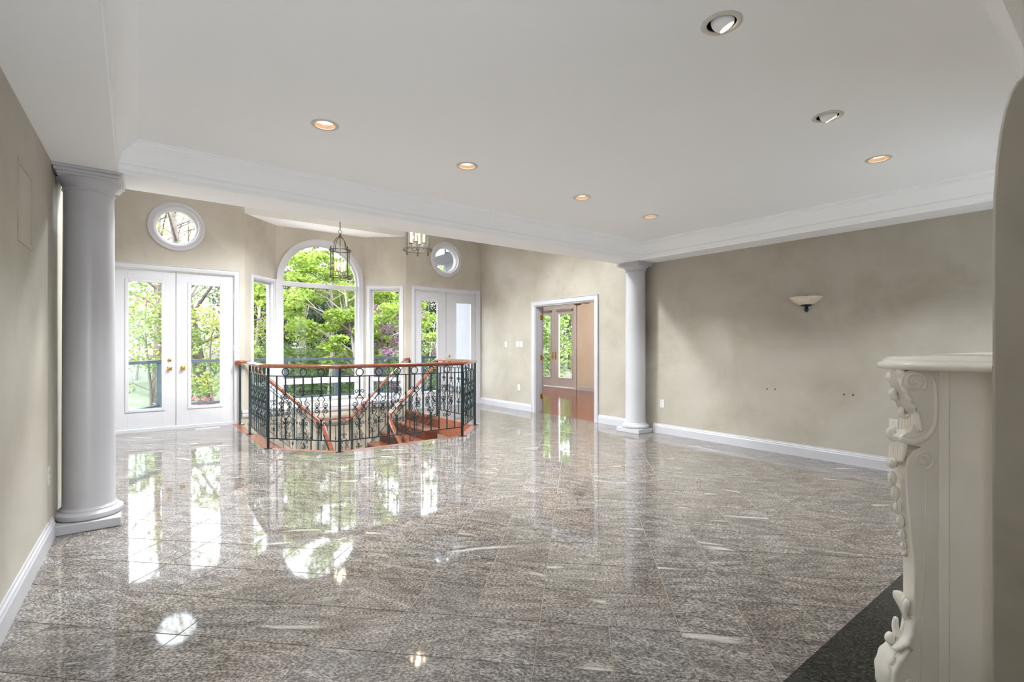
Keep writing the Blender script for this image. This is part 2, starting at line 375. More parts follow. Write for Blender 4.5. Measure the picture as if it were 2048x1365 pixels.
# back wall: two pieces either side of the bay, with door openings and round windows
RW = [(0.512,3.108),(5.243,3.105)]; RH = .30               # round window centres, hole radius
DL = (-.302,1.308); DR_ = (4.492,6.028); DH = 2.45
TK = .16
def back_piece(x0,x1,d0,d1,c):
    mb = MB()
    for y in (YB, YB+TK):
        fn = lambda u,v,y=y: (u,y,v)
        rect(mb,fn,x0,d0,0,DH); rect(mb,fn,d1,x1,0,DH)
        rect(mb,fn,x0,c[0]-.4,DH,3.6); rect(mb,fn,c[0]+.4,x1,DH,3.6); rect(mb,fn,x0,x1,3.6,ZF)
        panel_round(mb,c[0]-.4,c[0]+.4,DH,3.6,c[0],c[1],RH,fn)
    n = 48; base = len(mb.v)
    for y in (YB,YB+TK):
        for k in range(n): a = 2*math.pi*k/n; mb.v.append((c[0]+RH*math.cos(a),y,c[1]+RH*math.sin(a)))
    for k in range(n): mb.f.append((base+k,base+(k+1)%n,base+n+(k+1)%n,base+n+k))
    for x in (x0,x1): mb.add([(x,YB,0),(x,YB+TK,0),(x,YB+TK,ZF),(x,YB,ZF)],[(0,1,2,3)])
    for x in (d0,d1): mb.add([(x,YB,0),(x,YB+TK,0),(x,YB+TK,DH),(x,YB,DH)],[(0,1,2,3)])
    mb.add([(d0,YB,DH),(d1,YB,DH),(d1,YB+TK,DH),(d0,YB+TK,DH)],[(0,1,2,3)])
    return mb
wb = struct('wall_back', back_piece(xl(YB)-.02,1.44,*DL,RW[0]), M['plaster'])
obj('wall_back_section', back_piece(4.32,XR+.01,*DR_,RW[1]), M['plaster'], wb)
obj('bay_header', MB().box(1.44,4.32,YB,YB+.02,3.47,ZF), M['header'], wb)
obj('lower_wall', MB().box(xl(YB)-.1,XR+.1,YB+.005,YB+TK,ZB,-.03).box(1.44,4.32,YB+.005,YB+TK,-.031,.175), M['plaster'], wb)
# bay walls with window openings
def bay_wall(name, a, b, wins, arch=None):
    a,b = Vector((*a,0)),Vector((*b,0)); d = (b-a); L = d.length; d.normalize(); nv = Vector((-d.y,d.x,0))   # nv points outwards
    mb = MB()
    for off in (0,.12):
        fn = lambda u,v,off=off: tuple(a+d*u+nv*off+Vector((0,0,v)))
        if arch is None:
            u0,u1,v0,v1 = wins
            rect(mb,fn,0,u0,.1,3.47); rect(mb,fn,u1,L,.1,3.47); rect(mb,fn,u0,u1,.1,v0); rect(mb,fn,u0,u1,v1,3.47)
        else:
            u0,u1,v0,vs = wins; r = (u1-u0)/2; uc = (u0+u1)/2
            rect(mb,fn,0,u0,.1,3.47); rect(mb,fn,u1,L,.1,3.47); rect(mb,fn,u0,u1,.1,v0)
            n = 32; base = len(mb.v)
            for k in range(n+1):
                an = math.pi*k/n; mb.v += [fn(uc+r*math.cos(an),vs+r*math.sin(an)), fn(uc+r*math.cos(an),3.47)]
            for k in range(n): mb.f.append((base+2*k,base+2*k+1,base+2*k+3,base+2*k+2))
    return struct(name, mb, M['plaster']), (a,d,nv,L)
LS = (Vector((*BB,0))-Vector((*BA,0))).length; LR = (Vector((*BD,0))-Vector((*BC_,0))).length; LC = BC_[0]-BB[0]
SW_L = (.245*LS,.91*LS,.27,2.43); SW_R = (.15*LR,.875*LR,.27,2.43)
AR = (.08,LC-.08,.25,2.505)
w1,fr_l = bay_wall('wall_bay_left', BA, BB, SW_L)
w2,fr_c = bay_wall('wall_bay', BB, BC_, AR, True)
w3,fr_r = bay_wall('wall_bay_right', BC_, BD, SW_R)
struct('ceiling_bay', MB().prism([(1.44,YB+.02),(4.32,YB+.02),(3.75,9.85),(1.95,9.85)], 3.47, 3.52), M['white'])
struct('trim_2', MB().prism([(1.40,YB-.045),(4.36,YB-.045),(4.36,YB),(3.66,9.73),(2.04,9.73),(1.40,YB)], .175,.215).run((1.40,YB),(4.36,YB),(0,-1),[(0,.1),(.02,.1),(.03,.13),(.035,.175),(0,.175)]), M['trim'])['label'] = 'white window ledge across the foot of the bay'
# right wall with the doorway
DO = (5.70,7.26,2.05)
mb = MB()
mb.box(XR,XR+.165,YN-.2,DO[0],ZB,ZF); mb.box(XR,XR+.165,DO[1],10.6,ZB,ZF); mb.box(XR,XR+.165,DO[0],DO[1],DO[2],ZF); mb.box(XR,XR+.165,DO[0],DO[1],ZB,-.03)
struct('wall_right', mb, M['plaster'])
# beam, soffits, ceilings
bm_ = struct('ceiling_beam', MB().box(xl(4.5)-.02,XR+.01,YF,YF2,ZS,ZF), M['white'])
struct('ceiling_soffit_left', MB().prism([(xl(YN)-.02,YN-.1),(XSL,YN-.1),(XSL,YF+.01),(xl(YF)-.02,YF+.01)],ZS,ZC+.2), M['white'])
struct('ceiling_soffit_right', MB().box(XSR,XR+.01,YN-.1,YF+.01,ZS,ZC+.2), M['white'])
struct('ceiling_soffit_near', MB().box(XSL-.01,XSR+.01,YN-.1,YSN,ZS,ZC+.2), M['white'])
cr = MB()
cr.run((XSL,YF),(XSR,YF),(0,-1),CROWNP,1,1); cr.run((XSL,YSN),(XSL,YF),(1,0),CROWNP,1,1)
cr.run((XSR,YSN),(XSR,YF),(-1,0),CROWNP,1,1); cr.run((XSL,YSN),(XSR,YSN),(0,1),CROWNP,1,1)
struct('trim_3', cr, M['white'], smooth=True)['label'] = 'white crown moulding round the recessed ceiling'
fb_ = MB()
FASC = [(0,2.535),(.006,2.54),(.006,2.575),(0,2.58)]
fb_.run((XSL,YF),(XSR,YF),(0,-1),FASC,1,1); fb_.run((XSL,YSN),(XSL,YF),(1,0),FASC,1,1); fb_.run((XSR,YSN),(XSR,YF),(-1,0),FASC,1,1)
struct('trim_4', fb_, M['white'])['label'] = 'flat white band below the crown moulding'
CANS = [(1.001,3.346,0),(2.147,3.405,0),(3.503,3.437,0),(4.632,3.47,0),(4.626,1.317,0),(2.116,1.197,1),(3.511,1.271,1)]
RC = .070
cm = MB(); fn = lambda u,v: (u,v,ZC)
xs = [XSL-.05]
for xc in (1.0,2.13,3.507,4.629): xs += [xc-.14,xc+.14]
xs.append(XSR+.05); y0_,y1_ = YSN-.05,YF+.05
for i in range(len(xs)-1):
    if i % 2 == 0: rect(cm,fn,xs[i],xs[i+1],y0_,y1_)
    else:
        yy = y0_
        for (x,y,k) in sorted([c for c in CANS if xs[i] < c[0] < xs[i+1]], key=lambda c: c[1]):
            rect(cm,fn,xs[i],xs[i+1],yy,y-.14); panel_round(cm,xs[i],xs[i+1],y-.14,y+.14,x,y,RC,fn,40); yy = y+.14
        rect(cm,fn,xs[i],xs[i+1],yy,y1_)
struct('ceiling', cm, M['white'])
struct('roof', MB().box(-1,XR+.3,YN-.3,YB+.3,ZF+.05,ZF+.15), M['white'])
struct('ceiling_foyer', MB().box(-.8,XR+.1,YF2-.1,YB+.1,ZF,ZF+.05), M['white'])
# baseboards
struct('baseboard_left', MB().run((xl(YN),YN),(xl(4.47),4.47),(1,-.022),BASEP).run((xl(4.93),4.93),(xl(YB),YB),(1,-.022),BASEP), M['trim'])
struct('baseboard_right', MB().run((XR,YN),(XR,4.52),(-1,0),BASEP).run((XR,4.94),(XR,5.612),(-1,0),BASEP).run((XR,7.35),(XR,YB),(-1,0),BASEP), M['trim'])

# ------------------------------------------------------------------ casings, doors and windows
CAS = [(0,0),(0,.012),(.012,.02),(.055,.024),(.075,.02),(.085,.03),(.09,.03),(.09,0)]   # (across, out)
def casing(name, frame, u0,u1,v0,v1, label, wcas=.09, closed=False, sc=1):
    a,d,nv,L = frame; mb = MB(); prof = [(p[0]/.09*wcas,p[1]*sc) for p in CAS]; n = len(prof)
    def P(u,v,o): return tuple(a+d*u-nv*o+Vector((0,0,v)))
    def seg(f0,f1):
        A_ = [f0(w,o) for w,o in prof]; B_ = [f1(w,o) for w,o in prof]
        mb.add(A_+B_, [tuple(range(n)),tuple(range(2*n-1,n-1,-1))]+[(i,n+i,n+(i+1)%n,(i+1)%n) for i in range(n)])
    bot = (lambda w: v0-w) if closed else (lambda w: v0)
    seg(lambda w,o: P(u0-w,bot(w),o), lambda w,o: P(u0-w,v1+w,o)); seg(lambda w,o: P(u1+w,bot(w),o), lambda w,o: P(u1+w,v1+w,o))
    seg(lambda w,o: P(u0-w,v1+w,o), lambda w,o: P(u1+w,v1+w,o))
    if closed: seg(lambda w,o: P(u0-w,v0-w,o), lambda w,o: P(u1+w,v0-w,o))
    o = struct(name, mb, M['trim']); o['label'] = label; return o
F_back = (Vector((0,YB,0)),Vector((1,0,0)),Vector((0,1,0)),10)
F_right = (Vector((XR,0,0)),Vector((0,1,0)),Vector((1,0,0)),10)
def jamb(name, frame, u0,u1,v0,v1, depth, m, t=.02, sill=True):
    a,d,nv,L = frame; mb = MB()
    def slab(ua,ub,va,vb): 
        mb.extr([a+d*ua+Vector((0,0,va)),a+d*ub+Vector((0,0,va)),a+d*ub+Vector((0,0,vb)),a+d*ua+Vector((0,0,vb))], nv*depth)
    slab(u0,u0+t,v0,v1); slab(u1-t,u1,v0,v1); slab(u0+t,u1-t,v1-t,v1)
    if sill: slab(u0+t,u1-t,v0,v0+t)
    return mb
def french_leaf(name, frame, u0, u1, z0, z1, g, hinge, label, handle=None, bolt=False, off=.03, blind=False, mtl='trim', lever=False):
    # one glazed leaf in the plane of a wall; g = glass rectangle (u0,u1,z0,z1)
    a,d,nv,L = frame; root = empty(name, tuple(a+d*((u0+u1)/2)+nv*off+Vector((0,0,z0))), math.atan2(d.y,d.x), kind='structure'); root['label'] = label
    uc = (u0+u1)/2
    sg = 1 if (Vector((-d.y,d.x,0)).dot(nv) > 0) else -1
    def bx(mb,ua,ub,va,vb,oa,ob): return mb.box(ua-uc,ub-uc,min(sg*oa,sg*ob),max(sg*oa,sg*ob),va-z0,vb-z0)
    mb = MB(); bx(mb,u0,g[0],z0,z1,0,.045); bx(mb,g[1],u1,z0,z1,0,.045); bx(mb,g[0],g[1],z0,g[2],0,.045); bx(mb,g[0],g[1],g[3],z1,0,.045)
    obj('leaf_frame', mb, M[mtl], root, bevel=.002)
    mb = MB(); w = .032
    for (ua,ub,va,vb) in ((g[0]-w,g[0]+.012,g[2]-w,g[3]+w),(g[1]-.012,g[1]+w,g[2]-w,g[3]+w),(g[0]+.012,g[1]-.012,g[2]-w,g[2]+.012),(g[0]+.012,g[1]-.012,g[3]-.012,g[3]+w)): bx(mb,ua,ub,va,vb,-.013,.02)
    obj('glazing_bead', mb, M[mtl], root, bevel=.006)
    mb = MB(); bx(mb,g[0]-.01,g[1]+.01,g[2]-.01,g[3]+.01,.02,.026); obj('pane', mb, M['glass'], root)
    he = u0 if hinge < 0 else u1
    for zz in (z0+.28,z0+1.2,z1-.32):
        mb = MB(); mb.tube([(he-uc,-sg*.008,zz-z0-.05),(he-uc,-sg*.008,zz-z0+.05)],.008,8); obj('hinge', mb, M['trim' if not lever else 'brass'], root)
    if handle is not None:
        hu = handle-uc
        pl = MB().box(hu-.031,hu+.031,-.006,0,.905-z0,.965-z0) if not lever else MB().box(hu-.022,hu+.022,-.006,0,.86-z0,1.09-z0)
        if sg < 0: pl.v = [(x,-y,z) for x,y,z in pl.v]
        hp = obj('handle', pl, M['brass'], root, bevel=.002)
        kn = MB()
        if lever: kn.tube([(hu,-sg*.005,.95-z0),(hu,-sg*.045,.95-z0),(hu+.11*(1 if hinge > 0 else -1),-sg*.05,.95-z0)],.009,8)
        else: kn.lathe([(.008,0),(.008,.03),(.022,.036),(.027,.05),(.02,.064),(.004,.068)],16); kn.v = [(x+hu,-sg*z_,y_+.934-z0) for x,y_,z_ in kn.v]
        obj('knob', kn, M['brass'], hp, smooth=True)
        if bolt:
            bo = MB().lathe([(.026,0),(.026,.008),(.02,.016),(.008,.02)],20); bo.v = [(x+hu,-sg*z_,y_+1.06-z0) for x,y_,z_ in bo.v]
            obj('deadbolt', bo, M['brass'], root, smooth=True)
    if blind:
        mb = MB(); bx(mb,g[0]-.05,g[1]+.05,g[3]+.07,g[3]+.135,-.07,-.003); obj('roller_blind', mb, M['blind'], root, bevel=.012)
    return root
# left french doors
french_leaf('door_1', F_back, -.271,.499,.045,2.412,(-.084,.337,.325,2.242),-1,'left leaf of the glazed white double door beside the round column',handle=.423,bolt=True)
french_leaf('door_2', F_back, .507,1.277,.045,2.412,(.688,1.103,.325,2.242),1,'right leaf of the glazed white double door beside the bay',handle=.592)
casing('trim_5', F_back, DL[0]+.02,DL[1]-.02,0,DH-.03,'white casing round the left double doors',.08)
struct('trim_6', jamb('trim_6',F_back,DL[0],DL[1],0,DH,.16,None,.026,False).box(DL[0],DL[1],YB-.01,YB+.15,0,.035), M['trim'])['label'] = 'white frame and sill of the left double doors'
struct('trim_7', MB().box(.49,.516,YB+.0755,YB+.09,.045,2.412).box(5.245,5.272,YB+.0755,YB+.09,.045,2.412), M['trim'])['label'] = 'light-blocking strips added behind the gaps of the double door leaves'  # added behind the leaves so no sky light shows through the gaps
# right french doors
french_leaf('door_3', F_back, 4.523,5.254,.045,2.412,(4.66,5.05,.325,2.21),-1,'left leaf of the glazed white double door in the far corner')
french_leaf('door_4', F_back, 5.261,5.998,.045,2.412,(5.49,5.885,.325,2.21),1,'right leaf of the glazed white double door in the far corner',handle=5.335,bolt=True)
casing('trim_8', F_back, DR_[0]+.02,DR_[1]-.015,0,DH-.03,'white casing round the far corner double doors',.08)
struct('trim_9', jamb('trim_9',F_back,DR_[0],DR_[1],0,DH,.16,None,.026,False).box(DR_[0],DR_[1],YB-.01,YB+.15,0,.035), M['trim'])['label'] = 'white frame and sill of the far corner doors'
# doorway to the next room
casing('trim_10', F_right, DO[0]+.005,DO[1]-.005,0,DO[2]-.005,'white casing round the open doorway')
struct('trim_11', jamb('trim_11',F_right,DO[0],DO[1],0,DO[2],.165,None,.02,False), M['trim'])['label'] = 'white jamb lining of the open doorway'
dl = empty('door_5', (XR+.165,7.25,0), kind='structure'); dl['label'] = 'white door leaf folded back behind the doorway jamb'
obj('leaf', MB().box(.012,.052,.01,.80,.01,2.03), M['trim'], dl, bevel=.002)
for z in (.3,1.05,1.83):
    obj('hinge', MB().box(-.045,.012,-.013,-.008,z-.045,z+.045).tube([(.008,-.008,z-.045),(.008,-.008,z+.045)],.008,8), M['brass'], dl)
# round windows
def round_window(name, c, label):
    root = empty(name, (c[0],YB,c[1]), kind='structure'); root['label'] = label
    def ring(prof): 
        mb = MB().lathe(prof,56,cap=False); mb.f = [f for f in mb.f]; n = 56; k = len(prof)
        for i in range(n): mb.f.append(((k-1)*n+i,(k-1)*n+(i+1)%n,(i+1)%n,i))
        mb.v = [(x,-z,y) for x,y,z in mb.v]; return mb
    obj('casing', ring([(.372,0),(.372,.022),(.36,.03),(.335,.03),(.325,.02),(.30,.026),(.29,.026),(.285,.012),(.285,0)]), M['trim'], root, smooth=True)
    obj('sash', ring([(.30,-.12),(.30,.004),(.288,.004),(.262,-.02),(.25,-.035),(.25,-.12)]), M['trim'], root, smooth=True)
    g = MB().lathe([(.262,0),(.262,.006)],56); g.v = [(x,z+.06,y) for x,y,z in g.v]; obj('pane', g, M['glass'], root)
round_window('window_1', RW[0], 'round window above the left double doors')
round_window('window_5', RW[1], 'round window above the far corner doors')
def side_window(name, fr, w, label, cl):
    a,d,nv,L = fr; u0,u1,v0,v1 = w
    root = empty(name, (0,0,0), kind='structure'); root['label'] = label
    obj('jamb', jamb('jamb',fr,u0,u1,v0,v1,.13,None,.018), M['trim'], root)
    ins = (a+nv*.06,d,nv,L)
    obj('sash', jamb('sash',ins,u0+.018,u1-.018,v0+.018,.60,.04,None,.035), M['trim'], root)
    obj('sash', jamb('sash',ins,u0+.018,u1-.018,.60,v1-.018,.04,None,.035), M['trim'], root)
    for (za,zb) in ((v0+.05,.565),(.635,v1-.05)):
        mb = MB().extr([a+nv*.078+d*(u0+.05)+Vector((0,0,za)),a+nv*.078+d*(u1-.05)+Vector((0,0,za)),a+nv*.078+d*(u1-.05)+Vector((0,0,zb)),a+nv*.078+d*(u0+.05)+Vector((0,0,zb))], nv*.005)
        obj('pane', mb, M['glass'], root)
    casing(cl, fr, u0+.005,u1-.005,v0+.005,v1-.005,'white casing of the '+label, .065, True)
side_window('window_2', fr_l, SW_L, 'narrow left side window of the bay', 'trim_12')
side_window('window_4', fr_r, SW_R, 'narrow right side window of the bay', 'trim_13')
for k,(xa,xb) in enumerate(NW):
    nf = (Vector((0,YN,0)),Vector((1,0,0)),Vector((0,-1,0)),10)
    root = empty('window_%d' % (6+k), (0,0,0), kind='structure'); root['label'] = 'narrow fill-light window added %s of the fireplace, behind the viewer' % ('left','right')[k]
    obj('jamb', jamb('jamb',nf,xa,xb,*NZ,.2,None,.03), M['trim'], root)
    obj('mullion', MB().box((xa+xb)/2-.025,(xa+xb)/2+.025,YN-.12,YN-.07,NZ[0]+.03,NZ[1]-.03), M['trim'], root)
    obj('pane', MB().box(xa+.03,xb-.03,YN-.1,YN-.095,NZ[0]+.03,NZ[1]-.03), M['glass'], root)
# arched window
root = empty('window_3', (0,0,0), kind='structure'); root['label'] = 'tall arched window in the middle of the bay'
a,d,nv,L = fr_c; u0,u1,v0,vs = AR; uc = (u0+u1)/2; rr = (u1-u0)/2
def arch_band(ri, ro, o0, o1, zb, legs=True):              # U-shaped band between two radii, from depth o0 to o1
    mb = MB(); pts = [(1,zb)] if legs else []
    seq = []
    if legs: seq.append(('l',1))
    n = 36; prof = []
    for k in range(n+1):
        an = math.pi*k/n; prof.append((math.cos(an),math.sin(an)))
    rows = []
    def P(r,c,s_,o): return tuple(a+d*(uc+r*c)+nv*o+Vector((0,0,vs+r*s_)))
    if legs: rows.append([tuple(a+d*(uc+r)+nv*o+Vector((0,0,zb))) for r,o in ((ri,o0),(ro,o0),(ro,o1),(ri,o1))])
    for c,s_ in prof: rows.append([P(r,c,s_,o) for r,o in ((ri,o0),(ro,o0),(ro,o1),(ri,o1))])
    if legs: rows.append([tuple(a+d*(uc-r)+nv*o+Vector((0,0,zb))) for r,o in ((ri,o0),(ro,o0),(ro,o1),(ri,o1))])
    for rw in rows: mb.v += rw
    m = len(rows)
    for i in range(m-1):
        for k in range(4): mb.f.append((4*i+k,4*i+(k+1)%4,4*(i+1)+(k+1)%4,4*(i+1)+k))
    mb.f += [(0,1,2,3),tuple(4*(m-1)+k for k in (3,2,1,0))]; return mb
obj('casing', arch_band(rr-.012,rr+.068,-.024,0,v0), M['trim'], root, smooth=True)
obj('casing_bead', arch_band(rr+.045,rr+.075,-.034,-.02,v0), M['trim'], root, smooth=True)
obj('jamb', arch_band(rr-.02,rr,0,.13,v0), M['trim'], root, smooth=True)
obj('sash', arch_band(rr-.055,rr-.018,.05,.10,vs-.1), M['trim'], root, smooth=True)
def cbar(ua,ub,va,vb,oa,ob): return MB().extr([a+d*ua+nv*oa+Vector((0,0,va)),a+d*ub+nv*oa+Vector((0,0,va)),a+d*ub+nv*oa+Vector((0,0,vb)),a+d*ua+nv*oa+Vector((0,0,vb))], nv*(ob-oa))
obj('transom', cbar(u0+.01,u1-.01,2.385,2.468,.01,.11), M['trim'], root, bevel=.008)
obj('transom', cbar(u0+.01,u1-.01,.56,.665,.02,.11), M['trim'], root, bevel=.008)
obj('stile', cbar(u0+.015,u0+.06,v0,2.39,.05,.1), M['trim'], root, bevel=.006); obj('stile', cbar(u1-.06,u1-.015,v0,2.39,.05,.1), M['trim'], root, bevel=.006)
obj('bottom_rail', cbar(u0+.015,u1-.015,v0-.035,v0+.04,.03,.1), M['trim'], root, bevel=.006)
obj('pane', cbar(u0+.05,u1-.05,v0+.03,.57,.074,.08), M['glass'], root); obj('pane', cbar(u0+.05,u1-.05,.655,2.395,.074,.08), M['glass'], root)
pg = [a+d*(uc+(rr-.04)*math.cos(math.pi*k/28))+nv*.074+Vector((0,0,vs+(rr-.04)*math.sin(math.pi*k/28))) for k in range(29)]
pg += [a+d*(u0+.04)+nv*.074+Vector((0,0,2.46)), a+d*(u1-.04)+nv*.074+Vector((0,0,2.46))]
obj('pane', MB().extr(pg, nv*.006), M['glass'], root)

# ------------------------------------------------------------------ the next room, seen through the doorway
X2 = 10.13
struct('floor_next_room', MB().box(6.19,7.6,4.6,10.6,-.03,-.001).box(7.6,X2+.1,4.6,12.6,-.03,-.001), M['floor_wood'])
fl2 = bpy.data.objects['floor_next_room']
for k in range(26):                                        # planks on the part that shows
    y = 5.2+k*.14
    obj('plank', MB().box(6.2,X2-.01,y+.001,y+.139,-.001,.001), M['floor_wood'], fl2)
mb = MB()
FD = (10.20,12.0,2.45)
mb.box(X2,X2+.15,4.6,FD[0],-.03,2.95); mb.box(X2,X2+.15,FD[1],12.6,-.03,2.95); mb.box(X2,X2+.15,FD[0],FD[1],FD[2],2.95)
mb.box(6.285,X2+.15,4.4,4.6,-.03,2.95); mb.box(7.55,X2+.15,12.6,12.8,-.03,2.95); mb.box(6.281,6.29,7.3,10.6,-.03,2.95); mb.box(6.285,7.61,10.58,10.599,-.03,2.95); mb.box(7.601,7.62,10.58,12.6,-.03,2.95)
struct('wall_next_room', mb, M['cream'])
struct('ceiling_next_room', MB().box(6.2,7.6,4.4,10.6,2.75,2.95).box(7.6,X2+.15,4.4,12.8,2.75,2.95), M['white'])
F_n = (Vector((X2,0,0)),Vector((0,1,0)),Vector((1,0,0)),10)
french_leaf('door_6', F_n, 10.235,11.14,.045,2.415,(10.367,10.945,.315,2.23),-1,'right leaf of the glazed doors in the next room',blind=True,handle=11.08,lever=True)
french_leaf('door_7', F_n, 11.146,11.97,.045,2.415,(11.30,11.85,.315,2.23),1,'left leaf of the glazed doors in the next room',blind=True,handle=11.2,bolt=True,lever=True)
casing('trim_14', F_n, 10.225,11.975,0,2.43,'white casing of the glazed doors in the next room',.08)
struct('trim_15', jamb('trim_15',F_n,FD[0],FD[1],0,FD[2],.15,None,.026,False).box(X2-.01,X2+.14,FD[0],FD[1],0,.035), M['trim'])['label'] = 'white frame of the glazed doors in the next room'
struct('baseboard_next_room', MB().run((X2,4.6),(X2,10.14),(-1,0),BASEP), M['trim'])
lamp('next_room_fill_lamp', 'POINT', (6.75,10.0,2.3), 50, radius=.15)  # unseen point lamp, added to light the next room
fan = empty('ceiling_fan', (8.9,8.9,2.75), label='dark ceiling fan in the next room, just under the doorway head', cat='fan')
obj('rod', MB().lathe([(.05,0),(.05,-.04),(.014,-.05),(.014,-.3)],16), M['bronze'], fan)
obj('motor', MB().lathe([(.03,-.28),(.11,-.3),(.13,-.36),(.09,-.43),(.03,-.45)],24), M['bronze'], fan, smooth=True)
for k in range(5):
    an = 2*math.pi*k/5+.35; b = MB().box(.1,.62,-.06,.06,-.36,-.35); b.xf(Matrix.Rotation(an,4,'Z')); obj('blade', b, M['dark_wood'], fan)

# ------------------------------------------------------------------ columns
def column(c, pl, label):
    root = empty('column', (c[0],c[1],0), label=label, cat='column', group='round white columns under the beam')
    x0,x1,y0,y1 = [pl[0]-c[0],pl[1]-c[0],pl[2]-c[1],pl[3]-c[1]]
    obj('plinth', MB().box(x0,x1,y0,y1,.0005,.062), M['trim'], root, bevel=.004)
    obj('base_moulding', MB().lathe([(.17,.062),(.192,.066),(.2,.082),(.196,.1),(.18,.112),(.168,.116),(.166,.126),(.158,.13),(.152,.14)],48), M['trim'], root, smooth=True)
    obj('shaft', MB().lathe([(.152,.14),(.149,.16),(.1485,.8),(.146,1.6),(.142,2.36),(.1415,2.372)],48), M['trim'], root, smooth=True)
    obj('capital', MB().lathe([(.1415,2.372),(.15,2.376),(.15,2.386),(.145,2.39),(.147,2.405),(.162,2.43),(.182,2.445),(.186,2.452)],48), M['trim'], root, smooth=True)
    ab = MB()
    for k,(e,z0,z1) in enumerate(((-.012,2.452,2.468),(.0,2.468,2.492),(.014,2.492,ZS-.0005))): ab.box(x0-e,x1+e if pl[1] < 5 else x1,y0-e,y1+e,z0,z1)
    obj('abacus', ab, M['trim'], root, bevel=.004)
    return root
column((-.262,4.70),(-.435,-.078,4.475,4.925),'large white round column on the left, against the green-grey wall')
column((5.953,4.73),(5.765,6.092,4.525,4.94),'white round column beside the open doorway, under the beam end')

# ------------------------------------------------------------------ downlights
def downlight(x,y,eye,label):
    root = empty('recessed_light', (x,y,ZC), label=label, cat='light', group='recessed ceiling lights')
    obj('trim_ring', MB().lathe([(.064,.002),(.064,-.004),(.07,-.006),(.084,-.004),(.089,-.001),(.089,.002)],40,cap=False), M['ring'], root, smooth=True)
    if not eye:
        obj('baffle', MB().lathe([(.064,0),(.063,.02),(.058,.05),(.058,.06)],40,cap=False), M['copper'], root, smooth=True)
        obj('baffle_lip', MB().lathe([(.0645,-.002),(.0655,.006),(.064,.006)],40,cap=False), M['black'], root)
        obj('lens', MB().lathe([(.0585,.026),(.0585,.030)],32), M['lens'], root)
        lamp('downlight_lamp','SPOT',(0,0,.02),CAN_W,root,radius=.02,angle=112,blend=.4,col=(.90,.96,1))
    else:
        obj('housing', MB().lathe([(.066,-.001),(.07,.02),(.07,.09),(.002,.09)],40,cap=False), M['black'], root)
        # ball tilted toward the fireplace wall
        tilt = Matrix.Rotation(R(-37),4,'Z') @ Matrix.Rotation(R(-30),4,'Y')
        ball = MB(); pr = [(.031,-.039)]+[(.051*math.sin(t),-.051*math.cos(t)) for t in np.linspace(R(39),R(150),14)]
        ball.lathe(pr,36,cap=False).xf(tilt); eb = obj('eyeball', ball, M['white'], root, smooth=True); eb.location = (.004,-.003,.016)
        ln = MB().lathe([(.0325,-.040),(.0325,-.037)],28).xf(tilt); obj('lens', ln, M['lens'], eb)
        lo = tilt @ Vector((0,0,-.046)); sp = lamp('eyeball_lamp','SPOT',lo,CAN_W2,eb,radius=.015,angle=100,blend=.7,col=(.90,.96,1))
        sp.rotation_euler = tilt.to_euler()
LB = ['recessed ceiling light nearest the left column','recessed ceiling light second from the left column','recessed ceiling light third from the left column',
      'recessed ceiling light nearest the right column','recessed ceiling light nearest the sconce wall','large eyeball ceiling light nearest the viewer, at the top of the picture','eyeball ceiling light between the largest one and the sconce wall']
for (x,y,k),l in zip(CANS,LB): downlight(x,y,k,l)
for k,(x,y) in enumerate(((.7,5.9),(4.0,5.9),(2.0,6.7))): # unseen downlights added above the beam to brighten the foyer
    root = empty('recessed_light', (x,y,ZF), label='added foyer fill light %s, hidden above the beam' % ('behind the left column','on the doorway side','above the stairwell')[k], cat='light', group='added foyer fill lights')
    obj('trim_ring', MB().lathe([(.064,-.001),(.07,-.006),(.089,-.001)],32,cap=False), M['white'], root)
    obj('lens', MB().lathe([(.06,-.002),(.06,-.003)],24), M['lens'], root)
    lamp('foyer_fill_lamp','SPOT',(0,0,-.17),FOYER_FILL_W*(.72,.62,1.0)[k],root,radius=.15,angle=150,blend=.6,col=(.90,.96,1))

# ------------------------------------------------------------------ sconces
def sconce(loc, rz, label):
    root = empty('wall_sconce', loc, rz, label=label, cat='wall lamp', group='alabaster wall sconces')   # local -x points into the room
    pr = [(.0,-.095),(.04,-.093),(.09,-.078),(.135,-.05),(.165,-.015),(.178,0),(.172,0),(.158,-.016),(.13,-.045),(.088,-.07),(.0,-.086)]
    bo = MB().lathe(pr,30,a0=math.pi/2,a1=3*math.pi/2,cap=False); obj('bowl', bo, M['alabaster'], root, smooth=True)
    fi = MB().lathe([(.002,-.175),(.014,-.168),(.024,-.15),(.026,-.14),(.018,-.128),(.013,-.118),(.02,-.11),(.04,-.105),(.058,-.096),(.062,-.088),(.058,-.084)],24,a0=math.pi/2,a1=3*math.pi/2,cap=False)
    obj('finial', fi, M['iron'], root, smooth=True)
    obj('backplate', MB().lathe([(.045,-.006),(.04,0)],20).xf(Matrix.Translation((-.001,0,-.02)) @ Matrix.Rotation(R(-90),4,'Y')), M['bronze'], root)
    obj('socket', MB().tube([(-.05,0,-.05),(-.05,0,.012)],.014,10), M['bronze'], root)
sconce((XR-.001,2.43,1.838),0,'alabaster half-bowl sconce on the long beige wall')
sconce((xl(1.9)+.001,1.93,1.84),R(180-1.3),'alabaster sconce at the left edge of the picture, mostly cut off')

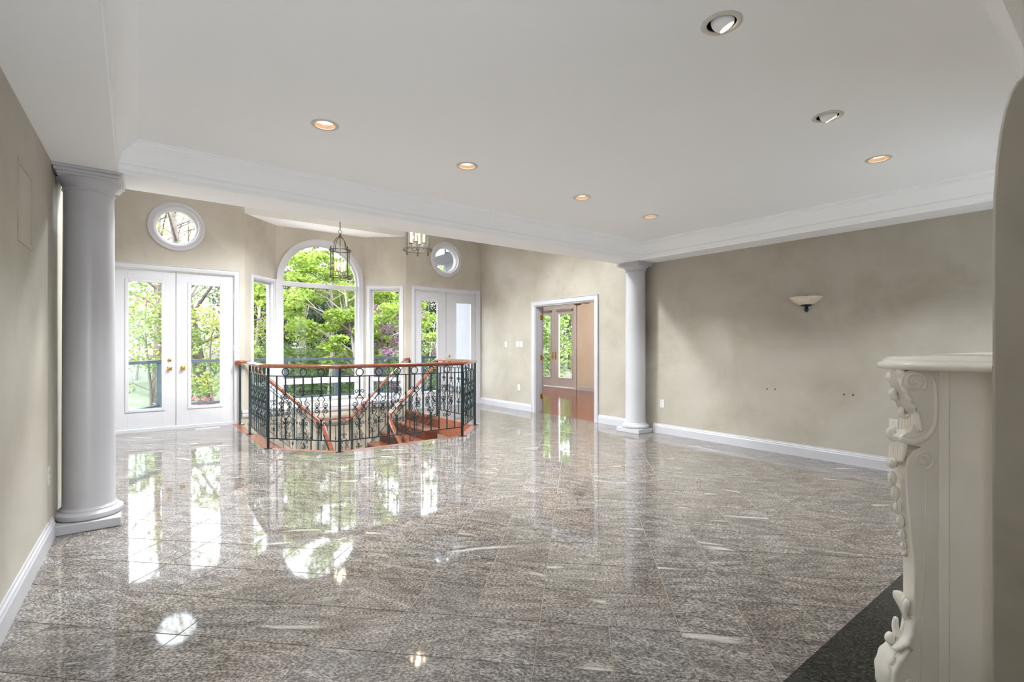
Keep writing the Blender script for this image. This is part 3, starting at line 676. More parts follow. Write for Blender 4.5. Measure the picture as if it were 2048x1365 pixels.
# ------------------------------------------------------------------ outlets, switches, small wall things
def plate(name, frame, u, v, w, h, label, cat, kind, group):
    a,d,nv,L = frame; sg = -1
    th = math.atan2(d.y,d.x); root = empty(name, tuple(a+d*u+Vector((0,0,v))), th, label=label, cat=cat, group=group)
    s = 1 if Vector((-d.y,d.x,0)).dot(nv) > 0 else -1
    def bx(x0,x1,o0,o1,z0,z1): return MB().box(x0,x1,min(-s*o0,-s*o1),max(-s*o0,-s*o1),z0,z1)
    obj('cover_plate', bx(-w/2,w/2,0,.006,-h/2,h/2), M['plate'], root, bevel=.002)
    if kind == 'outlet':
        for z in (-.022,.022):
            so = obj('socket_face', bx(-.016,.016,.006,.008,z-.014,z+.014), M['plate'], root, bevel=.002)
            for x in (-.006,.006): obj('slot', bx(x-.0013,x+.0013,.0079,.0085,z-.004,z+.005), M['slot'], so)
    else:
        n = max(1,int(round(w/.075)))
        for k in range(n):
            x = (k-(n-1)/2)*.046; obj('rocker', bx(x-.014,x+.014,.006,.012,-.03,.03), M['plate'], root, bevel=.003)
F_left = (Vector((xl(0),0,0)),Vector((.022,1,0)).normalized(),Vector((-1,.022,0)).normalized(),10)
plate('wall_outlet',F_left,4.352,.437,.072,.117,'white wall outlet low on the left wall by the column','outlet','outlet','wall outlets')
plate('wall_outlet',F_right,7.755,.447,.072,.117,'white wall outlet left of the open doorway','outlet','outlet','wall outlets')
plate('wall_outlet',F_right,4.372,.433,.072,.117,'white wall outlet just right of the right column','outlet','outlet','wall outlets')
plate('wall_outlet',F_right,1.615,.478,.072,.117,'white wall outlet partly hidden behind the mantel carving','outlet','outlet','wall outlets')
plate('light_switch',F_right,8.19,1.31,.072,.117,'single white light switch farthest from the doorway','switch','switch','light switches')
plate('light_switch',F_right,7.79,1.31,.115,.117,'wide white light switch in the middle, left of the doorway','switch','switch','light switches')
plate('light_switch',F_right,7.672,1.31,.072,.117,'white light switch nearest the doorway casing','switch','switch','light switches')
plate('wall_outlet',F_n,9.66,.45,.072,.117,'white wall outlet in the next room','outlet','outlet','wall outlets')
plate('light_switch',F_n,9.965,1.31,.072,.117,'white light switch beside the glazed doors in the next room','switch','switch','light switches')
for k,(y,z) in enumerate(((2.874,.753),(2.78,.757),(2.054,.751),(1.969,.752))):
    o = obj('screw_hole', MB().lathe([(.009,0),(.006,.003),(.003,.001)],12).xf(Matrix.Translation((XR-.0005,y,z)) @ Matrix.Rotation(R(-90),4,'Y')), M['slot'])
    tag(o, ['leftmost small dark wall plug in the beige wall','second small dark wall plug from the left','third small dark wall plug from the left','rightmost small dark wall plug in the beige wall'][k], 'wall plug', 'wall plugs in the beige wall')
ap = empty('access_panel', (xl(3.6)+.001,3.62,2.015), R(-1.26), label='flush framed access panel high on the left wall', cat='wall panel')
f_ = MB(); 
for (y0,y1,z0,z1) in ((-.18,-.15,-.21,.21),(.15,.18,-.21,.21),(-.15,.15,-.21,-.18),(-.15,.15,.18,.21)): f_.box(0,.008,y0,y1,z0,z1)
obj('frame', f_, M['plaster'], ap, bevel=.002); obj('door', MB().box(0,.004,-.147,.147,-.177,.177), M['plaster'], ap)
fv = empty('floor_vent', (.9,8.93,0), label='low white floor vent in front of the left doors', cat='floor vent')
obj('frame', MB().box(-.16,.16,-.05,-.038,.0005,.004).box(-.16,.16,.038,.05,.0005,.004).box(-.16,-.148,-.038,.038,.0005,.004).box(.148,.16,-.038,.038,.0005,.004), M['plate'], fv)
obj('duct', MB().box(-.148,.148,-.038,.038,.0005,.0008), M['slot'], fv)
for k in range(14): obj('slat', MB().box(-.145+k*.0215,-.135+k*.0215,-.038,.038,.0009,.003), M['plate'], fv)

# ------------------------------------------------------------------ hanging lanterns
def lantern(x,y,zb,label):
    root = empty('hanging_lantern', (x,y,zb), label=label, cat='lantern', group='candle lanterns hanging in the foyer')
    r,hh = .178,.455
    def ring(z,r0,tk,hgt): return MB().lathe([(r0-tk,z),(r0+tk,z),(r0+tk,z+hgt),(r0-tk,z+hgt),(r0-tk,z)],40,cap=False)
    obj('bottom_ring', ring(0,r,.009,.016), M['bronze'], root); obj('top_ring', ring(hh,r,.009,.016), M['bronze'], root)
    obj('glass_shade', MB().lathe([(r-.012,.01),(r-.012,hh+.01)],40,cap=False), M['lantern_glass'], root, smooth=True)
    for k in range(4):
        an = R(20)+math.pi/2*k; cx,cy = (r+.013)*math.cos(an),(r+.013)*math.sin(an)
        rod = MB().box(-.009,.009,-.004,.004,-.035,hh+.06).xf(Matrix.Translation((cx,cy,0)) @ Matrix.Rotation(an+math.pi/2,4,'Z'))
        rd = obj('upright', rod, M['bronze'], root)
        ox,oy = math.cos(an),math.sin(an)
        arm = [(r*.97*ox,r*.97*oy,hh+.01)]
        for t in np.linspace(0,1,12): 
            q = r*.74*max(0,1-t**2.4)**.55; arm.append((max(q,.008)*ox,max(q,.008)*oy,hh+.03+.215*t))
        obj('crown_arm', MB().tube(arm,.006,6), M['bronze'], root, smooth=True)
        ca = R(50)+math.pi/2*k; qx,qy = .082*math.cos(ca),.082*math.sin(ca)
        cp = obj('candle', MB().tube([(qx,qy,.10),(qx,qy,.21)],.013,10), M['candle'], root, smooth=True)
        obj('drip_pan', MB().lathe([(.004,.088),(.03,.094),(.032,.1),(.01,.1)],16,(qx,qy)), M['bronze'], cp)
        obj('bulb', MB().lathe([(.005,.21),(.013,.225),(.014,.24),(.008,.265),(.002,.28)],12,(qx,qy)), M['bulb'], cp, smooth=True)
        ar = [(0,0,.03)]+[(.082*math.sin(t)*math.cos(ca),.082*math.sin(t)*math.sin(ca),.03-.045*math.sin(2*t)+.06*(t/(math.pi/2))**2) for t in np.linspace(.15,math.pi/2,9)]
        obj('candle_arm', MB().tube(ar,.0045,6), M['bronze'], root, smooth=True)
    obj('stem', MB().tube([(0,0,-.05),(0,0,hh+.25)],.0065,8), M['bronze'], root)
    obj('finial', MB().lathe([(.002,-.075),(.01,-.06),(.006,-.045),(.012,-.03),(.004,-.01)],12), M['bronze'], root, smooth=True)
    obj('hub', MB().lathe([(.006,hh+.235),(.03,hh+.245),(.03,hh+.255),(.012,hh+.265),(.018,hh+.285),(.008,hh+.305)],16), M['bronze'], root, smooth=True)
    def loop(c,rr,axis,ry): return [(c[0]+(rr*math.cos(t) if axis else 0),c[1]+(0 if axis else rr*math.cos(t)),c[2]+ry*math.sin(t)) for t in np.linspace(0,2*math.pi,14,endpoint=False)]
    obj('hook_ring', MB().tube(loop((0,0,hh+.335),.028,True,.03),.0045,6,True), M['bronze'], root, smooth=True)
    z = hh+.385; k = 0; top = ZF-zb
    lm = mesh('chain_link', MB().tube(loop((0,0,0),.0125,True,.024),.0035,6,True), M['bronze'], True)
    while z < top-.02:
        obj('chain_link', lm, None, root, loc=(0,0,z), rot=(0,0,R(90)*(k % 2)+R(30))); z += .039; k += 1
    obj('ceiling_canopy', MB().lathe([(.01,top-.045),(.05,top-.03),(.06,top)],24), M['bronze'], root, smooth=True)
    lamp('lantern_lamp','POINT',(0,0,.25),LANTERN_W,root,radius=.012,col=(1,.92,.8))
lantern(2.84,8.63,2.475,'far hanging lantern with candles, in front of the arched window')
lantern(2.87,5.73,2.495,'near hanging lantern with candles, its top hidden by the beam')

# ------------------------------------------------------------------ stairwell guard rail
PS = [(1.315,7.93),(1.315,6.70),(1.955,5.965),(3.68,5.965),(4.355,6.675),(4.36,7.93)]
def spiral(cx,cz,r0,a0,turns,sgn,n=14,shrink=.25):         # from the outside inwards, starting at angle a0
    return [(cx+r0*(1-(1-shrink)*t)*math.cos(a0+sgn*2*math.pi*turns*t), cz+r0*(1-(1-shrink)*t)*math.sin(a0+sgn*2*math.pi*turns*t)) for t in np.linspace(0,1,n)]
def scroll_panel(zt, zb, H=None):                          # scroll ornament between two heights (local x along the rail)
    mb = MB(); zm = (zt+zb)/2; k = (zt-zb)/.44
    def T(pts,s,flip): return [(s*x*1.0,0,zm+(-1 if flip else 1)*z*k) for x,z in pts]
    top = spiral(.036,.192,.027,math.pi*1.02,1.2,-1,14)    # curl at the very end
    body = [(0,.158),(.02,.136),(.044,.11),(.048,.103),(.042,.094),(.030,.076),(.023,.058),(.022,.04)]
    volute = spiral(.057,.040,.035,math.pi,1.5,1,20)
    for s in (1,-1):
        for f in (False,True):
            mb.tube(T([(.001,.15),(.005,.175)]+top,s,f),.0054,5)
            mb.tube(T(body,s,f),.0054,5)
            mb.tube(T(volute,s,f),.0054,5)
    for f in (1,-1): mb.box(-.014,.014,-.008,.008,zm+f*.15*k-.012,zm+f*.15*k+.012)
    mb.box(-.066,-.045,-.007,.007,zm-.008,zm+.008); mb.box(.045,.066,-.007,.007,zm-.008,zm+.008)
    return mb
ZTOP, ZR0, ZUB, ZLB = 1.052, 1.005, .905, .13
straight_me = mesh('baluster', MB().box(-.0065,.0065,-.0065,.0065,ZLB,ZUB).lathe([(.007,.635),(.013,.64),(.013,.648),(.009,.652),(.015,.66),(.015,.668),(.009,.676),(.013,.682),(.007,.69)],8).lathe([(.007,.345),(.013,.35),(.013,.358),(.009,.362),(.015,.37),(.015,.378),(.009,.386),(.013,.392),(.007,.4)],8), M['iron'])
sc = scroll_panel(.745,.305); sc.box(-.0065,.0065,-.0065,.0065,.675,ZUB).box(-.0065,.0065,-.0065,.0065,ZLB,.375)
scroll_me = mesh('scroll_baluster', sc, M['iron'], True)
ring_me = mesh('ring', MB().tube([(.046*math.cos(t),0,.955+.046*math.sin(t)) for t in np.linspace(0,2*math.pi,20,endpoint=False)],.0065,6,True), M['iron'], True)
post_me = mesh('post', MB().box(-.014,.014,-.014,.014,.006,ZR0).box(-.045,.045,-.03,.03,0,.007), M['iron'])
RAILP = [(-.03,0),(.03,0),(.034,.012),(.03,.034),(.018,.046),(-.018,.046),(-.03,.034),(-.034,.012)]
def rail_sweep(pts, close_ends=True):                      # handrail section swept along a 3d polyline (bottom centre line)
    pts = [Vector(p) for p in pts]; mb = MB(); n = len(RAILP)
    for i,p in enumerate(pts):
        a_ = pts[max(i-1,0)]; b_ = pts[min(i+1,len(pts)-1)]
        d0 = (p-a_) if i else (b_-p); d1 = (b_-p) if i < len(pts)-1 else (p-a_)
        h0 = Vector((d0.x,d0.y,0)); h1 = Vector((d1.x,d1.y,0))
        h0 = h0.normalized() if h0.length > 1e-5 else h1.normalized(); h1 = h1.normalized() if h1.length > 1e-5 else h0
        bis = (h0+h1).normalized(); side = Vector((bis.y,-bis.x,0)); k = 1/max(.5,bis.dot(h0))
        mb.v += [tuple(p+side*(x*k)+Vector((0,0,z))) for x,z in RAILP]
    for i in range(len(pts)-1):
        for k in range(n): mb.f.append((i*n+k,i*n+(k+1)%n,(i+1)*n+(k+1)%n,(i+1)*n+k))
    mb.f += [tuple(range(n)),tuple((len(pts)-1)*n+k for k in range(n-1,-1,-1))]
    return mb
guard = empty('stair_guardrail', (2.84,6.8,0), label='black wrought iron guard rail with wooden handrail round the stairwell', cat='railing')
gl = Vector((2.84,6.8,0))
def G(name, me, p, rz): 
    return obj(name, me, None, guard, loc=tuple(Vector(p)-gl), rot=(0,0,rz))
for p in PS: G('post', post_me, (*p,0), 0)
for i in range(5):
    a_,b_ = Vector((*PS[i],0)),Vector((*PS[i+1],0)); d_ = b_-a_; L_ = d_.length; rz = math.atan2(d_.y,d_.x)
    n = {0:4,1:3,2:6,3:3,4:4}[i]*2+1
    for z,hh in ((ZUB,.012),(ZLB,.014)):
        mb = MB().box(0,L_,-.007,.007,z-hh/2,z+hh/2); G('cross_bar', mesh('cross_bar',mb,M['iron']), PS[i]+(0,), rz)
    rl = rail_sweep([(-.02 if i else -.05,0,0),(L_+(.02 if i < 4 else .05),0,0)]).xf(Matrix.Translation((0,0,ZR0)))
    for k in range(n):
        p = a_+d_*((k+1)/(n+1))
        if k % 2: G('scroll_baluster', scroll_me, p, rz); G('ring', ring_me, p, rz)
        else: G('baluster', straight_me, p, rz)
hr = rail_sweep([(x-gl.x,y-gl.y,ZR0) for x,y in [(PS[0][0],PS[0][1]+.04)]+PS[1:5]+[(PS[5][0],PS[5][1]+.04)]])
obj('handrail', hr, M['rail_wood'], guard, smooth=True)

# ------------------------------------------------------------------ stairs: two flights down to a landing, a third below
stairs = empty('staircase', (2.84,8.5,0), label='red-brown wooden staircase descending in two flights below the floor', cat='stairs')
so = Vector((2.84,8.5,0))
def ST(name, mb, m, bevel=.006, parent=None): mb.v = [(x-so.x,y-so.y,z-so.z) for x,y,z in mb.v]; return obj(name, mb, m, parent or stairs, bevel=bevel)
RIS, RUN, NS = .19, .255, 5
YI = 7.78
for sgn,x0 in ((1,1.365),(-1,4.31)):
    for k in range(1,NS):
        xa = x0+sgn*(k-1)*RUN-sgn*.0; xb = x0+sgn*k*RUN+sgn*.03; z = -RIS*k
        ST('tread', MB().box(min(xa,xb),max(xa,xb),YI-.03,9.13,z-.04,z), M['woodx'])
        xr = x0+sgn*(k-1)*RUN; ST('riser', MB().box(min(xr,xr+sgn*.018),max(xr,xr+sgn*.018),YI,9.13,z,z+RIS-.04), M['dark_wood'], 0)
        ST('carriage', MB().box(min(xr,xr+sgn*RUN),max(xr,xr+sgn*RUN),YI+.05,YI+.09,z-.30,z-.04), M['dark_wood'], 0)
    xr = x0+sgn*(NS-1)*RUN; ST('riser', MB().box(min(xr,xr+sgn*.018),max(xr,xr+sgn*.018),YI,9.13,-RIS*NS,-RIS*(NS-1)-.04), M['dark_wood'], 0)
XL0,XL1 = 1.365+4*RUN,4.31-4*RUN
ST('landing', MB().box(XL0-.02,XL1+.02,YI-.03,9.13,-RIS*NS-.05,-RIS*NS), M['wood'])
for k in range(1,9):
    z = -RIS*(NS+k); yb = YI-(k-1)*.27
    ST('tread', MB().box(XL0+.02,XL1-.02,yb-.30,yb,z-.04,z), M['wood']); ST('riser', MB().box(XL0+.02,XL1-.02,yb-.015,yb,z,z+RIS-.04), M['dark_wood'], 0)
# wooden nosing round the well and its faces
nos = MB()
for i in range(5):
    o0,o1,n1,n0 = OUT[i],OUT[i+1],INN[i+1],INN[i]; nos.prism([o0,o1,n1,n0],-.03,.0015)
struct('trim_16', nos, M['wood'])['label'] = 'red-brown wooden nosing round the stairwell edge'
wf = MB()
for i in range(5):
    (ax,ay),(bx_,by) = INN[i],INN[i+1]; d_ = Vector((bx_-ax,by-ay,0)).normalized(); nn = Vector((-d_.y,d_.x,0))*-.03
    if i in (0,4): zb_ = -.19
    wf.extr([(ax,ay,-.30),(bx_,by,-.30),(bx_,by,-.029),(ax,ay,-.029)], nn)
struct('trim_17', wf, M['wood'])['label'] = 'red-brown wooden fascia under the stairwell edge'
low = MB().box(-.6,6.2,3.0,9.2,ZB-.05,ZB); struct('floor_lower', low, M['deck'])
struct('wall_lower_near', MB().box(-.6,6.2,2.9,3.0,ZB,-.05), M['plaster'])
slab = MB(); 
for rg in regions: slab.prism([(min(max(x,-.6),6.2),y) for x,y in rg],-.30,-.031)
struct('ceiling_lower', slab, M['white'])
lamp('lower_fill_lamp','POINT',(2.8,5.0,-.75),90,radius=.2)  # unseen point lamp, added to brighten the stairwell from below
# inner walls beside the lower flight
# stair handrails
def stair_rail(name, label, pts, zoff, bal, volute=None):
    root = empty(name, pts[0], label=label, cat='railing'); o_ = Vector(pts[0])
    P = [Vector(p)-o_ for p in pts]
    obj('handrail', rail_sweep(P), M['rail_wood'], root, smooth=True)
    if volute is not None:
        obj('volute', MB().lathe([(.045,-.03),(.05,-.01),(.05,.03),(.035,.046)],20,c=(P[0].x+volute[0],P[0].y+volute[1])), M['rail_wood'], root, smooth=True)
    for i in range(len(P)-1):
        d_ = P[i+1]-P[i]; hl = Vector((d_.x,d_.y,0)).length
        if hl < .3: continue
        n = max(3,int(hl/.122)); rz = math.atan2(d_.y,d_.x); sh = d_.z/hl
        for zo in (-.105,-.86): 
            mb = MB().extr([(0,-.007,zo-.006),(0,.007,zo-.006),(0,.007,zo+.006),(0,-.007,zo+.006)],(hl,0,d_.z)); obj('cross_bar', mesh('cross_bar',mb,M['iron']), None, root, loc=tuple(P[i]), rot=(0,0,rz))
        for k in range(1,n):
            p = P[i]+d_*(k/n)
            me = slope_scroll if k % 2 else slope_bar
            obj('scroll_baluster' if k % 2 else 'baluster', me, None, root, loc=tuple(p), rot=(0,0,rz))
            if k % 2: obj('ring', slope_ring, None, root, loc=tuple(p), rot=(0,0,rz))
    for (i,zb_) in bal: obj('post', MB().box(-.016,.016,-.016,.016,zb_,0).xf(Matrix.Translation(P[i])), M['iron'], root)
s2 = scroll_panel(-.27,-.70); s2.box(-.006,.006,-.006,.006,-.35,-.1).box(-.006,.006,-.006,.006,-.86,-.62)
slope_scroll = mesh('scroll_baluster', s2, M['iron'], True)
slope_bar = mesh('baluster', MB().box(-.006,.006,-.006,.006,-.86,-.1).lathe([(.007,-.37),(.014,-.36),(.014,-.35),(.009,-.345),(.014,-.34),(.014,-.33),(.007,-.32)],8).lathe([(.007,-.66),(.014,-.65),(.014,-.64),(.009,-.635),(.014,-.63),(.014,-.62),(.007,-.61)],8), M['iron'])
slope_ring = mesh('ring', MB().tube([(.04*math.cos(t),0,-.052+.04*math.sin(t)) for t in np.linspace(0,2*math.pi,18,endpoint=False)],.005,6,True), M['iron'], True)
YO = 9.06
stair_rail('stair_handrail','outer stair handrail running along the bay from side to side',
           [(1.36,YO,.995),(1.50,YO,.985),(2.60,YO,-.06),(3.20,YO,-.06),(4.24,YO,.98),(4.36,YO,.995)],0,[(0,-1.0),(2,-.9),(3,-.9),(5,-1.0)],volute=(-.03,0))
stair_rail('stair_handrail','inner stair handrail of the left flight',
           [(1.36,7.86,.93),(2.27,7.86,.09),(2.29,7.72,.02),(2.29,6.1,-1.2)],0,[(1,-1.0)])
stair_rail('stair_handrail','inner stair handrail of the right flight',
           [(4.31,7.86,.93),(3.40,7.86,.10),(3.36,7.72,.02),(3.36,6.1,-1.2)],0,[(1,-1.0)])

# ------------------------------------------------------------------ fireplace: chimney breast and carved mantel
BX0, BX1 = 2.10, 4.0
prof = [(YN-.02,0),(.306,0),(.306,1.62),(.304,1.74),(.299,1.84),(.291,1.93),(.281,1.995),(.268,2.045),(.252,2.075),(.238,2.085),(.238,2.52),(YN-.02,2.52)]
struct('wall_chimney', MB().extr([(BX0,y,z) for y,z in prof],(BX1-BX0,0,0)), M['plaster'], smooth=True, bevel=.008)
man = empty('fireplace_mantel', (3.05,.45,0), label='white carved fireplace mantel with scrolled corner leg and thick shelf', cat='mantel')
mo = Vector((3.05,.45,0))
def MN(name, mb, m=None, smooth=False, bevel=0, parent=None):
    mb.v = [(x-mo.x,y-mo.y,z-mo.z) for x,y,z in mb.v]; return obj(name, mb, m or M['lacquer'], parent or man, smooth=smooth, bevel=bevel)
# shelf, stacked mouldings with canted corners
def shelf_poly(e):
    return [(2.165-e,.307),(2.165-e,.50+e*.2),(2.168-e*.95,.525+e*.35),(2.178-e*.8,.548+e*.6),(2.195-e*.6,.568+e*.8),(2.22-e*.3,.583+e*.93),(2.25,.593+e),(2.32,.60+e),(2.6,.585+e),(3.05,.61+e),(3.5,.585+e),(3.78,.60+e),(3.90+e*.5,.565+e*.8),(3.935+e,.52+e*.4),(3.935+e,.307)][::-1]
sh = MB(); lv = [(.02,1.195)]+[(.036+.020*math.cos(t),1.2095+.0145*math.sin(t)) for t in np.linspace(-1.4,1.3,10)]+[(.038,1.2265),(.037,1.231),(.030,1.2335),(.026,1.2375),(.02,1.241)]
n = len(shelf_poly(0)); base = 0
for e,z in lv: sh.v += [(x,y,z) for x,y in shelf_poly(e)]
for i in range(len(lv)-1):
    for k in range(n): sh.f.append((i*n+k,i*n+(k+1)%n,(i+1)*n+(k+1)%n,(i+1)*n+k))
sh.f += [tuple(range(n-1,-1,-1)),tuple((len(lv)-1)*n+k for k in range(n))]
MN('shelf', sh, smooth=True)
XM = 2.20
MN('side_panel', MB().box(XM+.006,XM+.05,.307,.457,.001,1.195).box(XM,XM+.02,.425,.457,.001,1.195), bevel=.003)
MN('side_panel', MB().box(3.85,3.894,.307,.457,.001,1.195), bevel=.003)
fz = [(XM+.1,1.195),(XM+.1,.98),(2.5,.93),(2.8,.90),(3.05,.93),(3.3,.90),(3.6,.93),(3.80,.98),(3.80,1.195)]
MN('frieze', MB().extr([(x,.31,z) for x,z in fz],(0,.17,0)), bevel=.004)
MN('firebox', MB().box(2.45,3.65,.3065,.311,.001,.93), M['black'])
# canted legs: profile in the plane of f (outward diagonal) and z
K = 985/1.72
def leg(ox, oy, sx):
    f = Vector((-.7071*sx,.7071,0)); s = Vector((-.7071*sx,-.7071,0)); O = Vector((ox,oy,0)); W = .062
    pz = lambda y: 1.28-(y-692)/K
    pf = lambda x: (1878-x)/600
    side = [(1878,738),(1842,738),(1818,742),(1806,758),(1805,770),(1812,780),(1820,790),(1828,806),(1832,828),(1830,848),(1824,862),(1812,868),(1802,874),(1808,884),(1828,890),(1846,893),(1830,900),(1819,915),(1815,935),(1815,960),(1818,1000),(1825,1070),(1831,1132),(1831,1193),(1828,1254),(1821,1296),(1805,1327),(1794,1360),(1792,1385),(1798,1420),(1878,1420)]
    pts = [O+f*pf(x)+Vector((0,0,max(pz(y),.001))) for x,y in side]
    b = MB(); n = len(pts)
    far = [p-s*W for p in pts]
    b.v += [tuple(p) for p in pts]+[tuple(p) for p in far]
    for i in range(n-1): b.f.append((i,i+1,n+i+1,n+i))
    b.f.append(tuple(range(n))); b.f.append(tuple(range(2*n-1,n-1,-1))); b.f.append((n-1,0,n,2*n-1))
    lg = MN('corner_leg', b, bevel=.004)
    def at(x,y,o=0): return O+f*pf(x+o*349)+Vector((0,0,pz(y)))-s*o          # o = distance in from the near side
    def carve(name, mb):
        o = MN(name, mb, parent=lg); o.data.polygons.foreach_set('use_smooth',[True]*len(o.data.polygons)); return o
    def spir(cx,cy,r0,turns,a0,sg,th):
        p = []
        for t in np.linspace(0,1,34):
            r = r0*(1-.86*t); an = a0+sg*2*math.pi*turns*t; p.append(at(cx+r*1.06*math.cos(an),cy+r*math.sin(an),-.002))
        return MB().tube(p,[th*(1-.5*t) for t in np.linspace(0,1,34)],8)
    carve('scroll', spir(1832,764,21,2.0,math.pi*.25,-1,.006)); carve('scroll', spir(1848,917,19,1.6,math.pi*.4,-1,.005))
    carve('scroll', spir(1826,1366,14,1.5,0,-1,.004))
    # raised edge of the flat side
    carve('edge_bead', MB().tube([at(1855,748,-.001),at(1868,762,-.001),at(1871,800,-.001),at(1870,838,-.001),at(1862,862,-.001),at(1846,876,-.001),at(1824,882,-.001),at(1806,878,-.001)],[.004,.006,.007,.007,.009,.011,.012,.008],12,sub=5))
    carve('edge_bead', MB().tube([at(1855,930,-.001),at(1853,1000,-.001),at(1850,1132,-.001),at(1846,1250,-.001),at(1841,1370,-.001)],.0022,8,sub=5))
    def leaf(path, widths, lift, ribs=4, o=.03):            # ribbed carved leaf following a pixel path on the front of the leg
        c,widths = smooth_path([at(x,y,o) for x,y in path],list(widths),4); mb = MB(); m = 2*ribs+1; nn = len(c)
        for i,p in enumerate(c):
            t = (c[min(i+1,nn-1)]-c[max(i-1,0)]).normalized(); out = (f-t*f.dot(t)).normalized() if abs(f.dot(t)) < .95 else Vector((0,0,1))
            for k in range(m):
                q = -1+2*k/(m-1); rib = lift*(1-.85*q*q)+(.005 if k % 2 else -.003)
                mb.v.append(tuple(p-s*(q*widths[i]*(1+.09*math.sin(i*1.2)))+out*rib))
        for i in range(nn-1):
            for k in range(m-1): mb.f.append((i*m+k,i*m+k+1,(i+1)*m+k+1,(i+1)*m+k))
        for k in range(m): pass
        back = len(mb.v); mb.v += [tuple(p-f*.012) for p in c]
        for i in range(nn-1): mb.f += [(i*m,back+i,back+i+1,(i+1)*m),(i*m+m-1,(i+1)*m+m-1,back+i+1,back+i)]
        mb.f += [tuple(list(range(m))+[back]),tuple(list(range((nn-1)*m,nn*m))[::-1]+[back+nn-1])]
        return mb
    def blob(x,y,ra,rb,o=.03,ax=1.0): 
        p = at(x,y,o); mb = MB()
        for i in range(9):
            la = -math.pi/2+math.pi*i/8
            for k in range(12):
                lo = 2*math.pi*k/12; rr_ = 1+.09*math.cos(6*lo)
                mb.v.append(tuple(p+Vector((ra*math.cos(la)*math.cos(lo)*rr_,ra*math.cos(la)*math.sin(lo)*rr_,rb*math.sin(la)))))
        for i in range(8):
            for k in range(12): mb.f.append((i*12+k,i*12+(k+1)%12,(i+1)*12+(k+1)%12,(i+1)*12+k))
        return mb
    carve('rosette', blob(1789,756,.020,.022,.05)); carve('rosette', blob(1804,748,.016,.020,.02))
    carve('acanthus_leaf', leaf([(1800,750),(1800,762),(1803,776),(1808,788),(1812,800),(1818,812),(1826,824),(1832,834)],[.02,.026,.034,.04,.044,.044,.038,.026],.018,5))
    carve('leaf_curl', MB().tube([at(1795,778,.03),at(1790,788,.03),at(1794,797,.03),at(1800,794,.03)],[.008,.013,.012,.006],14,sub=5))
    carve('leaf_curl', MB().tube([at(1808,818,.03),at(1806,828,.03),at(1812,834,.03),at(1820,832,.02)],[.008,.011,.01,.007],14,sub=5))
    for k in range(7):                                       # fringe of tongues above the cross scroll
        q = k/6; x0,y0 = 1810+28*q,834-6*q; carve('tongue', MB().tube([at(x0,y0,.045-.05*q),at(x0-1+4*q,y0+18,.05-.06*q),at(x0-4+10*q,y0+34-4*q,.05-.06*q)],[.006,.0085,.005],14,sub=5))
    carve('cross_scroll', MB().tube([at(1792,860,.05),at(1786,866,.05),at(1787,874,.05),at(1796,878,.045),at(1812,881,.03),at(1832,882,.005),at(1850,874,-.006)],[.008,.013,.016,.018,.017,.013,.006],14,sub=5))
    for k in range(6):                                       # beard of tongues below it
        q = k/5; x0 = 1792+20*q; carve('tongue', MB().tube([at(x0+2,880,.055-.05*q),at(x0-3+2*q,902,.06-.05*q),at(x0-7+2*q,928-8*abs(q-.3),.06-.05*q)],[.008,.010,.006],14,sub=5))
    for (x,y,ra,rb) in ((1788,930,.017,.02),(1788,962,.013,.028),(1794,992,.013,.027),(1799,1020,.012,.025),(1804,1048,.012,.026),(1808,1075,.009,.02),(1811,1097,.007,.016),(1814,1114,.004,.01)):
        carve('husk', blob(x+1,y,ra,rb,.034)); 
        for dq in (-.4,.5): carve('husk_petal', MB().tube([at(x-1,y-rb*K*.7,.034+dq*ra),at(x-3,y,.034+dq*ra*2.0),at(x+2,y+rb*K*.9,.034+dq*ra*1.4)],[.003,.0055,.002],14,sub=5))
    for k in range(6):                                       # ribbed shell fanning up from the foot
        q = k/5; carve('shell_rib', MB().tube([at(1816,1246,.03),at(1808+6*q,1226,.045-.04*q),at(1798+18*q,1207-4*math.sin(3.1*q),.055-.06*q),at(1796+21*q,1199-6*math.sin(3.1*q),.055-.06*q)],[.006,.009,.0115,.009],12,sub=5))
    carve('acanthus_leaf', leaf([(1826,1242),(1822,1260),(1816,1278),(1806,1290),(1798,1298)],[.02,.026,.028,.022,.012],.012,3,.006))
    carve('leaf_curl', MB().tube([at(1796,1248,.04),at(1795,1262,.04),at(1799,1278,.035),at(1806,1294,.03)],[.008,.011,.013,.014],12,sub=5))
    carve('leaf_curl', blob(1785,1285,.016,.022,.03))
    carve('acanthus_leaf', leaf([(1812,1290),(1796,1300),(1784,1312),(1776,1330),(1772,1352),(1774,1380),(1782,1405)],[.016,.028,.036,.04,.042,.04,.03],.014,5))
    carve('acanthus_leaf', leaf([(1818,1300),(1808,1312),(1798,1326),(1792,1344),(1790,1366),(1792,1390)],[.012,.016,.02,.022,.022,.018],.016,3,-.002))
leg(XM,.452,1)
leg(3.90,.452,-1)

